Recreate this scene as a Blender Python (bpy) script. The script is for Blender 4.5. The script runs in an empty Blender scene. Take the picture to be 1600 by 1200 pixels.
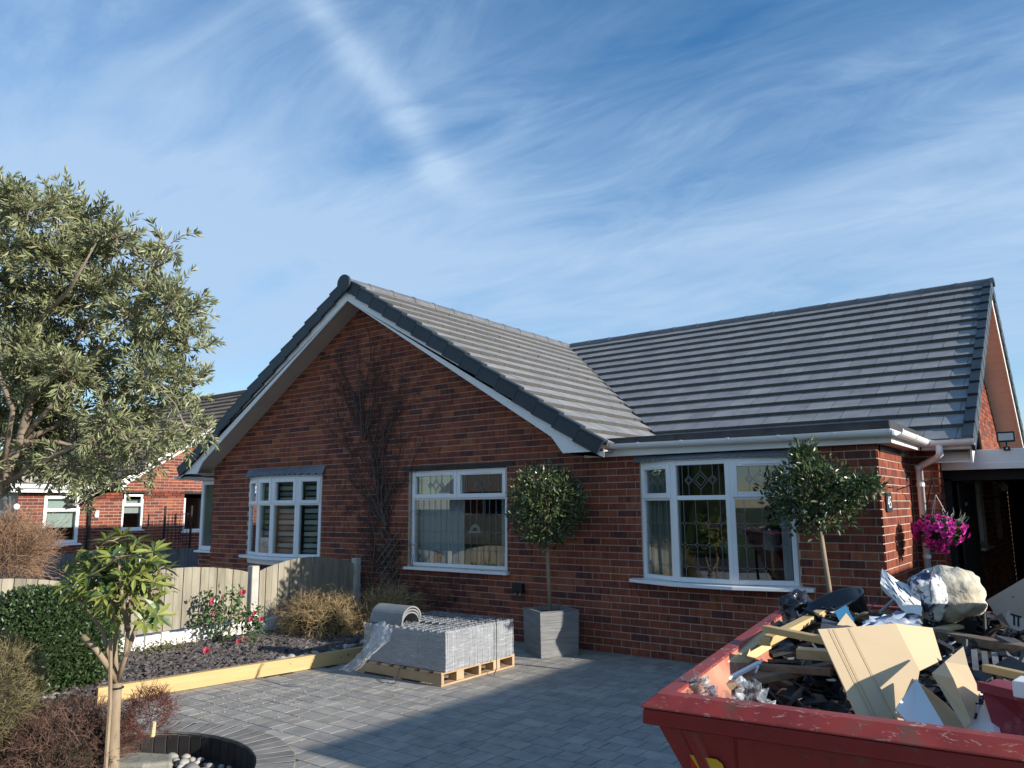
import bpy, math, random
import numpy as np
from mathutils import Vector, Matrix, Euler
random.seed(7); np.random.seed(7)
rad = math.radians
S = bpy.context.scene; COL = S.collection
# ---------------------------------------------------------------- camera
cd = bpy.data.cameras.new('camera'); cam = bpy.data.objects.new('camera', cd); COL.objects.link(cam)
cd.sensor_fit = 'HORIZONTAL'; cd.sensor_width = 36.0; cd.lens = 27.0; cd.clip_start = .05; cd.clip_end = 2000
yaw, pitch, roll = rad(36.9), math.atan(191/1200.), rad(.42)
fh = Vector((-math.sin(yaw), math.cos(yaw), 0)); R_ = Vector((math.cos(yaw), math.sin(yaw), 0)); Z_ = Vector((0, 0, 1))
fw = fh*math.cos(pitch)+Z_*math.sin(pitch); U_ = -fh*math.sin(pitch)+Z_*math.cos(pitch)
r2 = R_*math.cos(roll)-U_*math.sin(roll); u2 = U_*math.cos(roll)+R_*math.sin(roll)
CAM = Vector((0, -7.44, 1.55))
cam.matrix_world = Matrix(((r2.x, u2.x, -fw.x, CAM.x), (r2.y, u2.y, -fw.y, CAM.y), (r2.z, u2.z, -fw.z, CAM.z), (0, 0, 0, 1)))
S.camera = cam
def proj(p):
    q = Vector(p)-CAM; z = q.dot(fw)
    if z < .05: return (-9999, -9999, z)
    return (800+1200*q.dot(r2)/z, 600-1200*q.dot(u2)/z, z)
# ---------------------------------------------------------------- light
SUN_EL, SUN_AZ = 18.5, 8.8           # elevation; angle from +X towards +Y
SUN_STRENGTH, SKY_STRENGTH, EXPOSURE = 4.5, .15, .58
sd = bpy.data.lights.new('sun', 'SUN'); sd.energy = SUN_STRENGTH; sd.angle = rad(.55); sd.color = (1, .93, .83)
sun = bpy.data.objects.new('sun', sd); COL.objects.link(sun)
tosun = Vector((math.cos(rad(SUN_AZ))*math.cos(rad(SUN_EL)), math.sin(rad(SUN_AZ))*math.cos(rad(SUN_EL)), math.sin(rad(SUN_EL))))
sun.rotation_euler = tosun.to_track_quat('Z', 'Y').to_euler()
sun.location = (20, 0, 20)
V = S.view_settings; V.view_transform = 'Standard'; V.look = 'None'; V.gamma = 1; V.use_curve_mapping = False; V.exposure = EXPOSURE
W = bpy.data.worlds.new('World'); S.world = W; W.use_nodes = True
class NT:
    def __init__(s, tree): s.t = tree; s.n = tree.nodes; s.l = tree.links
    def new(s, typ, **kw):
        n = s.n.new(typ)
        for k, v in kw.items(): setattr(n, k, v)
        return n
    def link(s, a, b): s.l.new(a, b)
    def m(s, op, a, b=None, c=None, clamp=False):
        n = s.n.new('ShaderNodeMath'); n.operation = op; n.use_clamp = clamp
        for i, v in enumerate((a, b, c)):
            if v is None: continue
            if isinstance(v, (int, float)): n.inputs[i].default_value = v
            else: s.l.new(v, n.inputs[i])
        return n.outputs[0]
    def vm(s, op, a, b=None, scale=None):
        n = s.n.new('ShaderNodeVectorMath'); n.operation = op
        for i, v in enumerate((a, b)):
            if v is None: continue
            if isinstance(v, (tuple, list)): n.inputs[i].default_value = v
            else: s.l.new(v, n.inputs[i])
        if scale is not None: n.inputs['Scale'].default_value = scale
        return n.outputs['Value'] if op in ('DOT_PRODUCT', 'LENGTH', 'DISTANCE') else n.outputs[0]
    def noise(s, vec, scale, detail=4, rough=.55, dist=0.):
        n = s.n.new('ShaderNodeTexNoise'); n.inputs['Scale'].default_value = scale; n.inputs['Detail'].default_value = detail
        n.inputs['Roughness'].default_value = rough; n.inputs['Distortion'].default_value = dist
        if vec is not None: s.l.new(vec, n.inputs['Vector'])
        return n.outputs['Fac']
    def ramp(s, fac, stops, interp='LINEAR'):
        n = s.n.new('ShaderNodeValToRGB'); e = n.color_ramp; e.interpolation = interp
        while len(e.elements) < len(stops): e.elements.new(.5)
        for el, (p, c) in zip(e.elements, stops):
            el.position = p; el.color = (c, c, c, 1) if isinstance(c, (int, float)) else (*c, 1)
        s.l.new(fac, n.inputs[0]); return n.outputs[0]
    def mix(s, fac, a, b, blend='MIX'):
        n = s.n.new('ShaderNodeMix'); n.data_type = 'RGBA'; n.blend_type = blend
        for i, v in ((0, fac), (6, a), (7, b)):
            if isinstance(v, (int, float)): n.inputs[i].default_value = v if i == 0 else (v, v, v, 1)
            elif isinstance(v, tuple): n.inputs[i].default_value = (*v, 1)
            else: s.l.new(v, n.inputs[i])
        return n.outputs[2]
def build_sky():
    g = NT(W.node_tree); bg = g.n['Background']
    sk = g.new('ShaderNodeTexSky', sky_type='NISHITA', sun_disc=False)
    sk.sun_elevation = rad(SUN_EL); sk.sun_rotation = rad(90-SUN_AZ); sk.air_density = 1.0; sk.dust_density = .4; sk.ozone_density = 2.5
    d = g.new('ShaderNodeTexCoord').outputs['Generated']
    sep = g.new('ShaderNodeSeparateXYZ'); g.link(d, sep.inputs[0]); dz = sep.outputs[2]
    den = g.m('ADD', g.m('MAXIMUM', dz, 0.), .10)
    cmb = g.new('ShaderNodeCombineXYZ'); g.link(g.m('DIVIDE', sep.outputs[0], den), cmb.inputs[0]); g.link(g.m('DIVIDE', sep.outputs[1], den), cmb.inputs[1])
    P = cmb.outputs[0]
    mp = g.new('ShaderNodeMapping'); g.link(P, mp.inputs[0]); mp.inputs['Rotation'].default_value = (0, 0, rad(35)); mp.inputs['Scale'].default_value = (.55, 1.5, 1)
    n1 = g.noise(mp.outputs[0], 1.1, 9, .60, .5)
    n2 = g.noise(P, .38, 4, .5, .3)
    mp2 = g.new('ShaderNodeMapping'); g.link(P, mp2.inputs[0]); mp2.inputs['Rotation'].default_value = (0, 0, rad(28)); mp2.inputs['Scale'].default_value = (1.0, 2.4, 1)
    n3 = g.noise(mp2.outputs[0], 1.6, 8, .62, 1.2)
    # veil: density mostly between 10 and 30 degrees above the horizon, all round the sky
    band = g.ramp(dz, [(0., .55), (.13, .58), (.20, .85), (.32, 1.), (.43, .62), (.60, .40), (1., .35)])
    dens = g.m('ADD', g.m('MULTIPLY', n1, .62), g.m('MULTIPLY', n2, .75))
    dens = g.m('ADD', dens, g.m('MULTIPLY', g.m('SUBTRACT', n3, .5), .55))
    dens = g.m('ADD', dens, g.m('MULTIPLY', g.m('SUBTRACT', band, .6), .62))
    veil = g.ramp(dens, [(.42, 0.), (.60, .20), (.80, .60), (.97, .88)], 'LINEAR')
    # the old vapour trail
    A, B = STREAK
    dx, dy = B[0]-A[0], B[1]-A[1]; L = math.hypot(dx, dy); tx, ty = dx/L, dy/L
    wob = g.m('MULTIPLY', g.m('SUBTRACT', g.noise(P, 1.6, 4, .6), .5), .16)
    s_ = g.m('DIVIDE', g.m('ADD', g.vm('DOT_PRODUCT', P, (tx, ty, 0)), -(A[0]*tx+A[1]*ty)), L)
    q_ = g.m('ADD', g.m('ADD', g.vm('DOT_PRODUCT', P, (-ty, tx, 0)), -(-A[0]*ty+A[1]*tx)), wob)
    wdt = g.m('ADD', g.m('MULTIPLY', s_, .04), .036)
    e = g.m('DIVIDE', q_, wdt)
    core = g.m('EXPONENT', g.m('MULTIPLY', g.m('MULTIPLY', e, e), -1.))
    along = g.ramp(s_, [(0., .0), (.10, .9), (.7, 1.), (1., .0)])
    core = g.m('MULTIPLY', g.m('MULTIPLY', core, along), g.ramp(n3, [(.30, .55), (.62, 1.)]))
    fac = g.m('MAXIMUM', veil, 0.); fac = g.m('ADD', fac, g.m('MULTIPLY', core, .62), clamp=True)
    hs = g.new('ShaderNodeHueSaturation'); hs.inputs['Saturation'].default_value = 1.26; hs.inputs['Value'].default_value = SKY_VALUE; g.link(sk.outputs[0], hs.inputs['Color'])
    out = g.mix(fac, hs.outputs[0], CLOUD)
    g.link(out, bg.inputs[0]); bg.inputs[1].default_value = SKY_STRENGTH
def sky_pt(p):
    d = Vector(p).normalized(); return (d.x/(d.z+.10), d.y/(d.z+.10))
CLOUD = (2.15, 2.95, 4.0); SKY_VALUE = .86
STREAK = (sky_pt(Vector((-0.765,-6.884,2.236))-CAM), sky_pt(Vector((-0.610,-6.708,1.930))-CAM))
build_sky()
# ---------------------------------------------------------------- mesh helpers
BASE = {}
def base(o): return BASE.get(o.name, Vector((0, 0, 0)))
def props(o, label=None, cat=None, group=None, kind=None):
    if label: o['label'] = label
    if cat: o['category'] = cat
    if group: o['group'] = group
    if kind: o['kind'] = kind
    return o
def thing(name, label, cat, loc, group=None):
    o = bpy.data.objects.new(name, None); o.empty_display_size = .1; COL.objects.link(o); o.location = loc; BASE[o.name] = Vector(loc)
    return props(o, label, cat, group)
class M:
    def __init__(s): s.v = []; s.f = []; s.np = []
    def add(s, vs, fs):
        b = len(s.v); s.v += [tuple(v) for v in vs]; s.f += [tuple(i+b for i in f) for f in fs]; return s
    def box(s, x0, x1, y0, y1, z0, z1, T=None):
        vs = [(x, y, z) for z in (z0, z1) for y in (y0, y1) for x in (x0, x1)]
        if T: vs = [T(*v) for v in vs]
        return s.add(vs, [(0, 2, 3, 1), (4, 5, 7, 6), (0, 1, 5, 4), (2, 6, 7, 3), (0, 4, 6, 2), (1, 3, 7, 5)])
    def bar(s, p, q, w, h, up=(0, 0, 1)):
        p, q = Vector(p), Vector(q); d = (q-p).normalized(); up = Vector(up)
        a = d.cross(up)
        if a.length < 1e-4: a = d.cross(Vector((1, 0, 0)))
        a.normalize(); b = a.cross(d).normalized(); a *= w/2; b *= h/2
        vs = [p-a-b, p+a-b, p+a+b, p-a+b, q-a-b, q+a-b, q+a+b, q-a+b]
        return s.add(vs, [(0, 3, 2, 1), (4, 5, 6, 7), (0, 1, 5, 4), (1, 2, 6, 5), (2, 3, 7, 6), (3, 0, 4, 7)])
    def prism(s, poly, T, h0, h1):          # poly 2D (ccw), T(u,v,h); h0,h1 numbers or functions of (u,v)
        f0 = h0 if callable(h0) else (lambda u, v: h0); f1 = h1 if callable(h1) else (lambda u, v: h1)
        n = len(poly); vs = [T(u, v, f0(u, v)) for u, v in poly]+[T(u, v, f1(u, v)) for u, v in poly]
        return s.add(vs, [tuple(range(n))[::-1], tuple(range(n, 2*n))]+[(i, (i+1) % n, n+(i+1) % n, n+i) for i in range(n)])
    def tube(s, pts, rs, n=6, cap=True):
        pts = [Vector(p) for p in pts]; k = len(pts)
        if isinstance(rs, (int, float)): rs = [rs]*k
        b = len(s.v); prev = None
        for i, p in enumerate(pts):
            t = (pts[min(i+1, k-1)]-pts[max(i-1, 0)]).normalized()
            if prev is None:
                a = t.cross(Vector((0, 0, 1)));
                if a.length < .05: a = t.cross(Vector((1, 0, 0)))
            else: a = prev-t*prev.dot(t)
            a.normalize(); prev = a; c = t.cross(a)
            for j in range(n):
                an = 2*math.pi*j/n; s.v.append(tuple(p+(a*math.cos(an)+c*math.sin(an))*rs[i]))
        for i in range(k-1):
            for j in range(n):
                j2 = (j+1) % n; s.f.append((b+i*n+j, b+i*n+j2, b+(i+1)*n+j2, b+(i+1)*n+j))
        if cap: s.f.append(tuple(b+j for j in range(n))[::-1]); s.f.append(tuple(b+(k-1)*n+j for j in range(n)))
        return s
    def lathe(s, prof, c, n=24, axis=None):   # prof [(r,z)]
        b = len(s.v); R = axis if axis else Matrix.Identity(3); c = Vector(c)
        for r, z in prof:
            for j in range(n):
                a = 2*math.pi*j/n; s.v.append(tuple(c+R @ Vector((r*math.cos(a), r*math.sin(a), z))))
        for i in range(len(prof)-1):
            for j in range(n):
                j2 = (j+1) % n; s.f.append((b+i*n+j, b+i*n+j2, b+(i+1)*n+j2, b+(i+1)*n+j))
        return s
    def inst(s, tv, tf, pos, rot, sc):        # vectorised copies of a template mesh
        s.np.append((np.asarray(tv, float), tf, np.asarray(pos, float), np.asarray(rot, float), np.asarray(sc, float))); return s
def make_mesh(name, m, mat, off=Vector((0, 0, 0)), smooth=False):
    me = bpy.data.meshes.new(name)
    V_ = [np.array(m.v, float).reshape(-1, 3)]; F = list(m.f); tot = [np.array([i for f in F for i in f], int)]; lens = [np.array([len(f) for f in F], int)]
    base_ = len(m.v)
    for tv, tf, pos, rot, sc in m.np:
        k = len(tv); n = len(pos)
        if sc.ndim == 1: sc = sc[:, None]
        w = np.einsum('nij,nkj->nki', rot, tv[None]*sc[:, None, :])+pos[:, None, :]
        V_.append(w.reshape(-1, 3)); fl = np.array([i for f in tf for i in f], int); ll = np.array([len(f) for f in tf], int)
        tot.append((fl[None]+(np.arange(n)*k)[:, None]+base_).ravel()); lens.append(np.tile(ll, n)); base_ += n*k
    V_ = np.concatenate(V_)-np.array(off); tot = np.concatenate(tot); lens = np.concatenate(lens)
    me.vertices.add(len(V_)); me.vertices.foreach_set('co', V_.astype(np.float32).ravel())
    me.loops.add(len(tot)); me.loops.foreach_set('vertex_index', tot.astype(np.int32))
    me.polygons.add(len(lens)); st = np.concatenate([[0], np.cumsum(lens)[:-1]]); me.polygons.foreach_set('loop_start', st.astype(np.int32)); me.polygons.foreach_set('loop_total', lens.astype(np.int32))
    me.polygons.foreach_set('use_smooth', np.full(len(lens), bool(smooth)))
    me.update(calc_edges=True)
    if mat: me.materials.append(mat)
    return me
def obj(name, m, mat, parent=None, kind=None, label=None, cat=None, group=None, smooth=False, bevel=0, loc=None):
    off = base(parent) if parent else (Vector(loc) if loc is not None else Vector((0, 0, 0)))
    o = bpy.data.objects.new(name, make_mesh(name, m, mat, off, smooth)); COL.objects.link(o)
    if parent: o.parent = parent
    elif loc is not None: o.location = loc
    BASE[o.name] = off
    if bevel:
        b = o.modifiers.new('bevel', 'BEVEL'); b.width = bevel; b.segments = 2; b.limit_method = 'ANGLE'; b.angle_limit = rad(40)
    return props(o, label, cat, group, kind)
def put(name, me, parent, mw):                # an object sharing mesh data, placed by world matrix under a parent
    o = bpy.data.objects.new(name, me); COL.objects.link(o)
    if parent: o.parent = parent; mw = Matrix.Translation(-base(parent)) @ mw
    o.matrix_local = mw if parent else mw
    if not parent: o.matrix_world = mw
    BASE[o.name] = mw.translation.copy(); return o
def clip(poly, planes):                       # planes: (a,b,c) keep a*u+b*v+c>=0
    for a, b, c in planes:
        out = []
        for i in range(len(poly)):
            p, q = poly[i], poly[(i+1) % len(poly)]; dp = a*p[0]+b*p[1]+c; dq = a*q[0]+b*q[1]+c
            if dp >= 0: out.append(p)
            if (dp >= 0) != (dq >= 0):
                t = dp/(dp-dq); out.append((p[0]+t*(q[0]-p[0]), p[1]+t*(q[1]-p[1])))
        poly = out
        if len(poly) < 3: return []
    return poly
def area(p): return abs(sum(p[i][0]*p[(i+1) % len(p)][1]-p[(i+1) % len(p)][0]*p[i][1] for i in range(len(p))))/2
def rotmats(n, tilt=1.0, up=None):
    q = np.random.normal(size=(n, 4)); q /= np.linalg.norm(q, axis=1)[:, None]; w, x, y, z = q.T
    return np.stack([1-2*(y*y+z*z), 2*(x*y-z*w), 2*(x*z+y*w), 2*(x*y+z*w), 1-2*(x*x+z*z), 2*(y*z-x*w), 2*(x*z-y*w), 2*(y*z+x*w), 1-2*(x*x+y*y)], 1).reshape(n, 3, 3)
def frames(d, spin=None):                     # rotation matrices whose Y axis is along d (n,3)
    d = np.asarray(d, float); d /= np.linalg.norm(d, axis=1)[:, None]+1e-9; n = len(d)
    r = np.random.normal(size=(n, 3)) if spin is None else np.asarray(spin, float)
    x = np.cross(d, r); x /= np.linalg.norm(x, axis=1)[:, None]+1e-9; z = np.cross(x, d)
    return np.stack([x, d, z], 2)
# ---------------------------------------------------------------- materials
def rnd_value(g):
    a = g.new('ShaderNodeNewGeometry').outputs['Random Per Island']; b = g.new('ShaderNodeObjectInfo').outputs['Random']
    return g.m('FRACT', g.m('ADD', a, g.m('MULTIPLY', b, 3.7)))
def mat(name, cols, scale=6, stretch=(1, 1, 1), rough=.8, bump=.2, bscale=None, rnd=0., pal=None, coord='POS', metal=0., spec=.3, detail=5, trans=0., edge=None, rmod=0., dirt=None, bdist=.01, emit=None, coat=0., sub=0.):
    m = bpy.data.materials.new(name); m.use_nodes = True; g = NT(m.node_tree); p = g.n['Principled BSDF']
    if coord == 'POS': vec = g.new('ShaderNodeNewGeometry').outputs['Position']
    else: vec = g.new('ShaderNodeTexCoord').outputs['Object']
    mp = g.new('ShaderNodeMapping'); g.link(vec, mp.inputs[0]); mp.inputs['Scale'].default_value = stretch
    n = g.noise(mp.outputs[0], scale, detail, .6)
    k = len(cols)
    c = g.ramp(n, [(.30+.40*i/max(1, k-1), cc) for i, cc in enumerate(cols)]) if k > 1 else g.mix(0., cols[0], cols[0])
    if pal:
        r = rnd_value(g); pc = g.ramp(r, [(i/len(pal), cc) for i, cc in enumerate(pal)], 'CONSTANT')
        c = g.mix(1., pc, g.ramp(n, [(.30+.40*i/max(1, k-1), cc) for i, cc in enumerate(cols)]), 'MULTIPLY')
    if rnd:
        r = rnd_value(g); f = g.m('ADD', g.m('MULTIPLY', g.m('SUBTRACT', r, .5), 2*rnd), 1.); cm = g.new('ShaderNodeCombineXYZ')
        for i in range(3): g.link(f, cm.inputs[i])
        c = g.mix(1., c, cm.outputs[0], 'MULTIPLY')
    if dirt:                                   # (colour, noise scale, threshold, softness)
        dn = g.noise(vec, dirt[1], 6, .65, .5); c = g.mix(g.ramp(dn, [(dirt[2], 0.), (min(1., dirt[2]+dirt[3]), 1.)]), c, dirt[0])
    if edge:
        nn = g.new('ShaderNodeNewGeometry').outputs['True Normal']; sp = g.new('ShaderNodeSeparateXYZ'); g.link(nn, sp.inputs[0])
        c = g.mix(g.ramp(sp.outputs[2], [(.0, 1.), (.12, 0.)]), c, edge)
    g.link(c, p.inputs['Base Color']); p.inputs['Roughness'].default_value = rough; p.inputs['Metallic'].default_value = metal
    p.inputs['Specular IOR Level'].default_value = spec
    if coat: p.inputs['Coat Weight'].default_value = coat
    if rmod: g.link(g.m('ADD', g.m('MULTIPLY', n, rmod), rough-rmod/2, clamp=True), p.inputs['Roughness'])
    if bump:
        bn = g.noise(mp.outputs[0], bscale or scale*4, 5, .6); b = g.new('ShaderNodeBump'); b.inputs['Strength'].default_value = bump; b.inputs['Distance'].default_value = bdist
        g.link(bn, b.inputs['Height']); g.link(b.outputs[0], p.inputs['Normal'])
    if emit: p.inputs['Emission Color'].default_value = (*emit[0], 1); p.inputs['Emission Strength'].default_value = emit[1]
    if trans:
        o = g.n['Material Output']; t = g.new('ShaderNodeBsdfTranslucent'); g.link(c, t.inputs[0]); mx = g.new('ShaderNodeMixShader'); mx.inputs[0].default_value = trans
        g.link(p.outputs[0], mx.inputs[1]); g.link(t.outputs[0], mx.inputs[2]); g.link(mx.outputs[0], o.inputs[0])
    return m
def film(name, base_a=.25, streak=(1, 1, 6), scale=8, col=(.85, .88, .9), rough=.18):
    m = bpy.data.materials.new(name); m.use_nodes = True; g = NT(m.node_tree); p = g.n['Principled BSDF']; o = g.n['Material Output']
    vec = g.new('ShaderNodeNewGeometry').outputs['Position']; mp = g.new('ShaderNodeMapping'); g.link(vec, mp.inputs[0]); mp.inputs['Scale'].default_value = streak
    n = g.noise(mp.outputs[0], scale, 6, .65, .4); p.inputs['Base Color'].default_value = (*col, 1); p.inputs['Roughness'].default_value = rough; p.inputs['Specular IOR Level'].default_value = .6
    b = g.new('ShaderNodeBump'); b.inputs['Strength'].default_value = .5; b.inputs['Distance'].default_value = .01; g.link(n, b.inputs['Height']); g.link(b.outputs[0], p.inputs['Normal'])
    t = g.new('ShaderNodeBsdfTransparent'); mx = g.new('ShaderNodeMixShader'); g.link(g.ramp(n, [(.35, base_a*.45), (.55, base_a), (.75, min(1, base_a*2.6))]), mx.inputs[0])
    g.link(t.outputs[0], mx.inputs[1]); g.link(p.outputs[0], mx.inputs[2]); g.link(mx.outputs[0], o.inputs[0]); return m
def glass(name, tint=(.75, .8, .8), k=1.6):
    m = bpy.data.materials.new(name); m.use_nodes = True; g = NT(m.node_tree); o = g.n['Material Output']; g.n.remove(g.n['Principled BSDF'])
    gg = g.new('ShaderNodeNewGeometry'); cs = g.m('ABSOLUTE', g.vm('DOT_PRODUCT', gg.outputs['Normal'], gg.outputs['Incoming']))
    f = g.m('ADD', g.m('MULTIPLY', g.m('POWER', g.m('SUBTRACT', 1., cs), 5.), .95), .045); t = g.new('ShaderNodeBsdfTransparent'); t.inputs[0].default_value = (*tint, 1)
    gl = g.new('ShaderNodeBsdfGlossy'); gl.inputs['Roughness'].default_value = .01; gl.inputs[0].default_value = (.95, .97, 1, 1)
    vec = g.new('ShaderNodeNewGeometry').outputs['Position']; b = g.new('ShaderNodeBump'); b.inputs['Strength'].default_value = .02; b.inputs['Distance'].default_value = .01; g.link(g.noise(vec, 2., 1), b.inputs['Height']); g.link(b.outputs[0], gl.inputs['Normal'])
    mx = g.new('ShaderNodeMixShader'); g.link(g.m('MULTIPLY', f, k, clamp=True), mx.inputs[0]); g.link(t.outputs[0], mx.inputs[1]); g.link(gl.outputs[0], mx.inputs[2]); g.link(mx.outputs[0], o.inputs[0]); return m
BRICKPAL = [(0.207, 0.061, 0.039), (0.248, 0.076, 0.046), (0.171, 0.052, 0.039), (0.269, 0.084, 0.047), (0.119, 0.044, 0.038), (0.222, 0.066, 0.043), (0.186, 0.057, 0.039), (0.29, 0.098, 0.054), (0.233, 0.07, 0.041), (0.145, 0.046, 0.038)]
MB_ = mat('brick', [(.38, .40, .44), (.95, .94, .93), (1.12, 1.1, 1.05), (1.5, 1.4, 1.3)], scale=11, stretch=(2.2, 2.2, .55), rough=.88, bump=.6, bscale=60, pal=BRICKPAL, bdist=.004, spec=.2, dirt=((.30, .22, .18), 5., .66, .30))
M_BRN = mat('brick_light', [(.75, .73, .72), (1.2, 1.15, 1.1)], scale=9, stretch=(6, 6, .9), rough=.88, bump=.6, bscale=60, pal=[tuple(x*1.02 for x in c) for c in BRICKPAL], bdist=.004, spec=.2)
M_MORTAR = mat('mortar', [(.44, .36, .29), (.56, .47, .39)], scale=5, rough=.95, bump=.5, bscale=120, bdist=.004, spec=.1)
M_TILE = mat('roof_tile', [(.80, .80, .80), (1.15, 1.14, 1.12)], scale=5, stretch=(1, 1, 1), rough=.50, bump=.35, bscale=90, bdist=.003, pal=[(.26, .262, .264), (.29, .292, .292), (.275, .277, .278), (.305, .306, .304), (.265, .268, .272), (.285, .287, .288), (.25, .253, .258)], spec=.45, rmod=.25, edge=(.10, .098, .094), dirt=((.34, .33, .30), 2.3, .60, .22))
M_VERGE = mat('verge_slate', [(.022, .032, .042), (.034, .046, .058)], scale=4, rough=.5, bump=.15, bscale=60, rnd=.12, bdist=.003, spec=.4)
M_RIDGE = mat('ridge_slate', [(.10, .105, .115), (.15, .152, .16)], scale=4, rough=.45, bump=.2, bscale=60, rnd=.12, bdist=.003, spec=.45)
M_UPVC = mat('white_plastic', [(.80, .81, .82), (.86, .86, .86)], scale=2.5, rough=.32, bump=.03, bscale=20, spec=.5, dirt=((.50, .49, .46), 6., .66, .25))
M_FASCIA = mat('fascia_board', [(.76, .76, .75), (.84, .84, .83)], scale=2., rough=.4, bump=.04, bscale=20, spec=.4, dirt=((.42, .40, .36), 4., .60, .3))
M_SOFFIT = mat('soffit_board', [(.42, .36, .31), (.48, .42, .36)], scale=3., rough=.55, bump=.05)
M_TANBOARD = mat('tan_board', [(.80, .72, .62), (.84, .77, .68)], scale=3., rough=.6, bump=.05)
M_LEAD = mat('lead', [(.13, .15, .18), (.20, .22, .25)], scale=9., rough=.55, bump=.4, bscale=18, bdist=.006, spec=.5, dirt=((.42, .44, .46), 9., .62, .15))
M_FELT = mat('roofing_felt', [(.035, .035, .04), (.06, .06, .062)], scale=8., rough=.8, bump=.4)
M_BLACK = mat('black_plastic', [(.012, .012, .014), (.022, .022, .024)], scale=5., rough=.4, bump=.1)
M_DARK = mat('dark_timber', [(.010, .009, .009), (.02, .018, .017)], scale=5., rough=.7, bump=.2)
M_PLASTER = mat('room_plaster', [(.34, .31, .27), (.40, .36, .31)], scale=2., rough=.9, bump=0)
M_CARPET = mat('room_floor', [(.12, .10, .08), (.16, .13, .10)], scale=20., rough=.95, bump=0)
M_GLASS = glass('window_glass', (.84, .88, .88), 2.1)
M_CAME = mat('lead_came', [(.17, .18, .19), (.25, .26, .27)], scale=20, rough=.4, bump=0, metal=.3)
M_CURTAIN = mat('net_curtain', [(.74, .82, .84), (.82, .89, .90)], scale=2, rough=.9, bump=0, trans=.3)
M_BLINDD = mat('blind_dark', [(.26, .26, .25), (.30, .30, .29)], scale=2, rough=.9, bump=0)
M_BLINDL = mat('blind_light', [(.55, .55, .52), (.62, .62, .58)], scale=2, rough=.9, bump=0)
M_ROLLER = mat('roller_blind', [(.55, .62, .55), (.60, .66, .60)], scale=2, rough=.9, bump=0)
M_CONC = mat('concrete', [(.42, .40, .36), (.56, .53, .47)], scale=7, rough=.92, bump=.5, bscale=60, spec=.2, dirt=((.28, .27, .22), 3.5, .60, .25))
TILE_OBJ = [0]
FULL = {}
def full_brick_mesh(mt):
    if mt.name not in FULL: FULL[mt.name] = make_mesh('brick', M().box(-.1075, .1075, -.0325, .0325, 0, .0115), mt)
    return FULL[mt.name]
BRICK_CAND = []
def lay(parent, o3, ud, nd, poly, holes, mt, joined_name='brick_courses', cand=True, jit=.0012, phase=0):
    """bricks laid in half bond on plane origin o3, u dir ud, normal nd, inside convex poly minus rect holes."""
    o3, ud, nd = Vector(o3), Vector(ud), Vector(nd); vd = Vector((0, 0, 1))
    T = lambda u, v, h: o3+ud*u+vd*v+nd*h
    pl_ = []
    n = len(poly)
    for i in range(n):
        (x1, y1), (x2, y2) = poly[i], poly[(i+1) % n]; a, b = -(y2-y1), (x2-x1); pl_.append((a, b, -(a*x1+b*y1)))
    vmin = min(p[1] for p in poly); vmax = max(p[1] for p in poly); umin = min(p[0] for p in poly); umax = max(p[0] for p in poly)
    j = M(); k0 = int(math.floor(vmin/.075)); k1 = int(math.ceil(vmax/.075))
    for k in range(k0, k1):
        v0 = k*.075+.005; v1 = v0+.065; vm = (v0+v1)/2
        off = (.1125 if (k+phase) % 2 else 0.)
        i0 = int(math.floor((umin-off)/.225))-1; i1 = int(math.ceil((umax-off)/.225))+1
        hs = [h for h in holes if h[2] < vm < h[3]]
        for i in range(i0, i1):
            u0 = off+i*.225+.005; u1 = u0+.215; ivs = [(u0, u1)]
            for h in hs:
                nv = []
                for a, b in ivs:
                    if b <= h[0] or a >= h[1]: nv.append((a, b)); continue
                    if a < h[0]-.03: nv.append((a, h[0]-.004))
                    if b > h[1]+.03: nv.append((h[1]+.004, b))
                ivs = nv
            for a, b in ivs:
                q = clip([(a, v0), (b, v0), (b, v1), (a, v1)], pl_)
                if len(q) < 3 or area(q) < .0012: continue
                h = .0065+random.uniform(-jit, jit)*1.2
                full = len(q) == 4 and abs(area(q)-.215*.065) < 1e-4
                c = T((a+b)/2, vm, 0)
                if full and cand:
                    BRICK_CAND.append((j, parent, q, T, h, c, ud, nd, mt)); continue
                j.prism(q, T, -.004, h)
    return j
def finish_bricks(specs, limit=300, ok=lambda c: True):
    """specs: list of (mesh builder, parent part, mat, name); the nearest become objects"""
    c = []
    for t in BRICK_CAND:
        x, y, z = proj(t[5])
        vis = 0 < x < 1600 and 0 < y < 1200 and ok(t[5])
        c.append((0 if vis else 1, z if vis else 0, t))
    c.sort(key=lambda a: (a[0], a[1]))
    for i, (nv, z, (j, parent, q, T, h, ctr, ud, nd, mt)) in enumerate(c):
        if i < limit and nv == 0:
            R = Matrix((ud, Vector((0, 0, 1)), nd)).transposed().to_4x4(); R.translation = ctr+nd*(h-.0115)
            put('brick', full_brick_mesh(mt), parent, R)
        else: j.prism(q, T, -.004, h)
    for j, parent, mt, name in specs: obj(name, j, mt, parent, kind='stuff')
    BRICK_CAND.clear()
TILE_CAND = []
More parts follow.
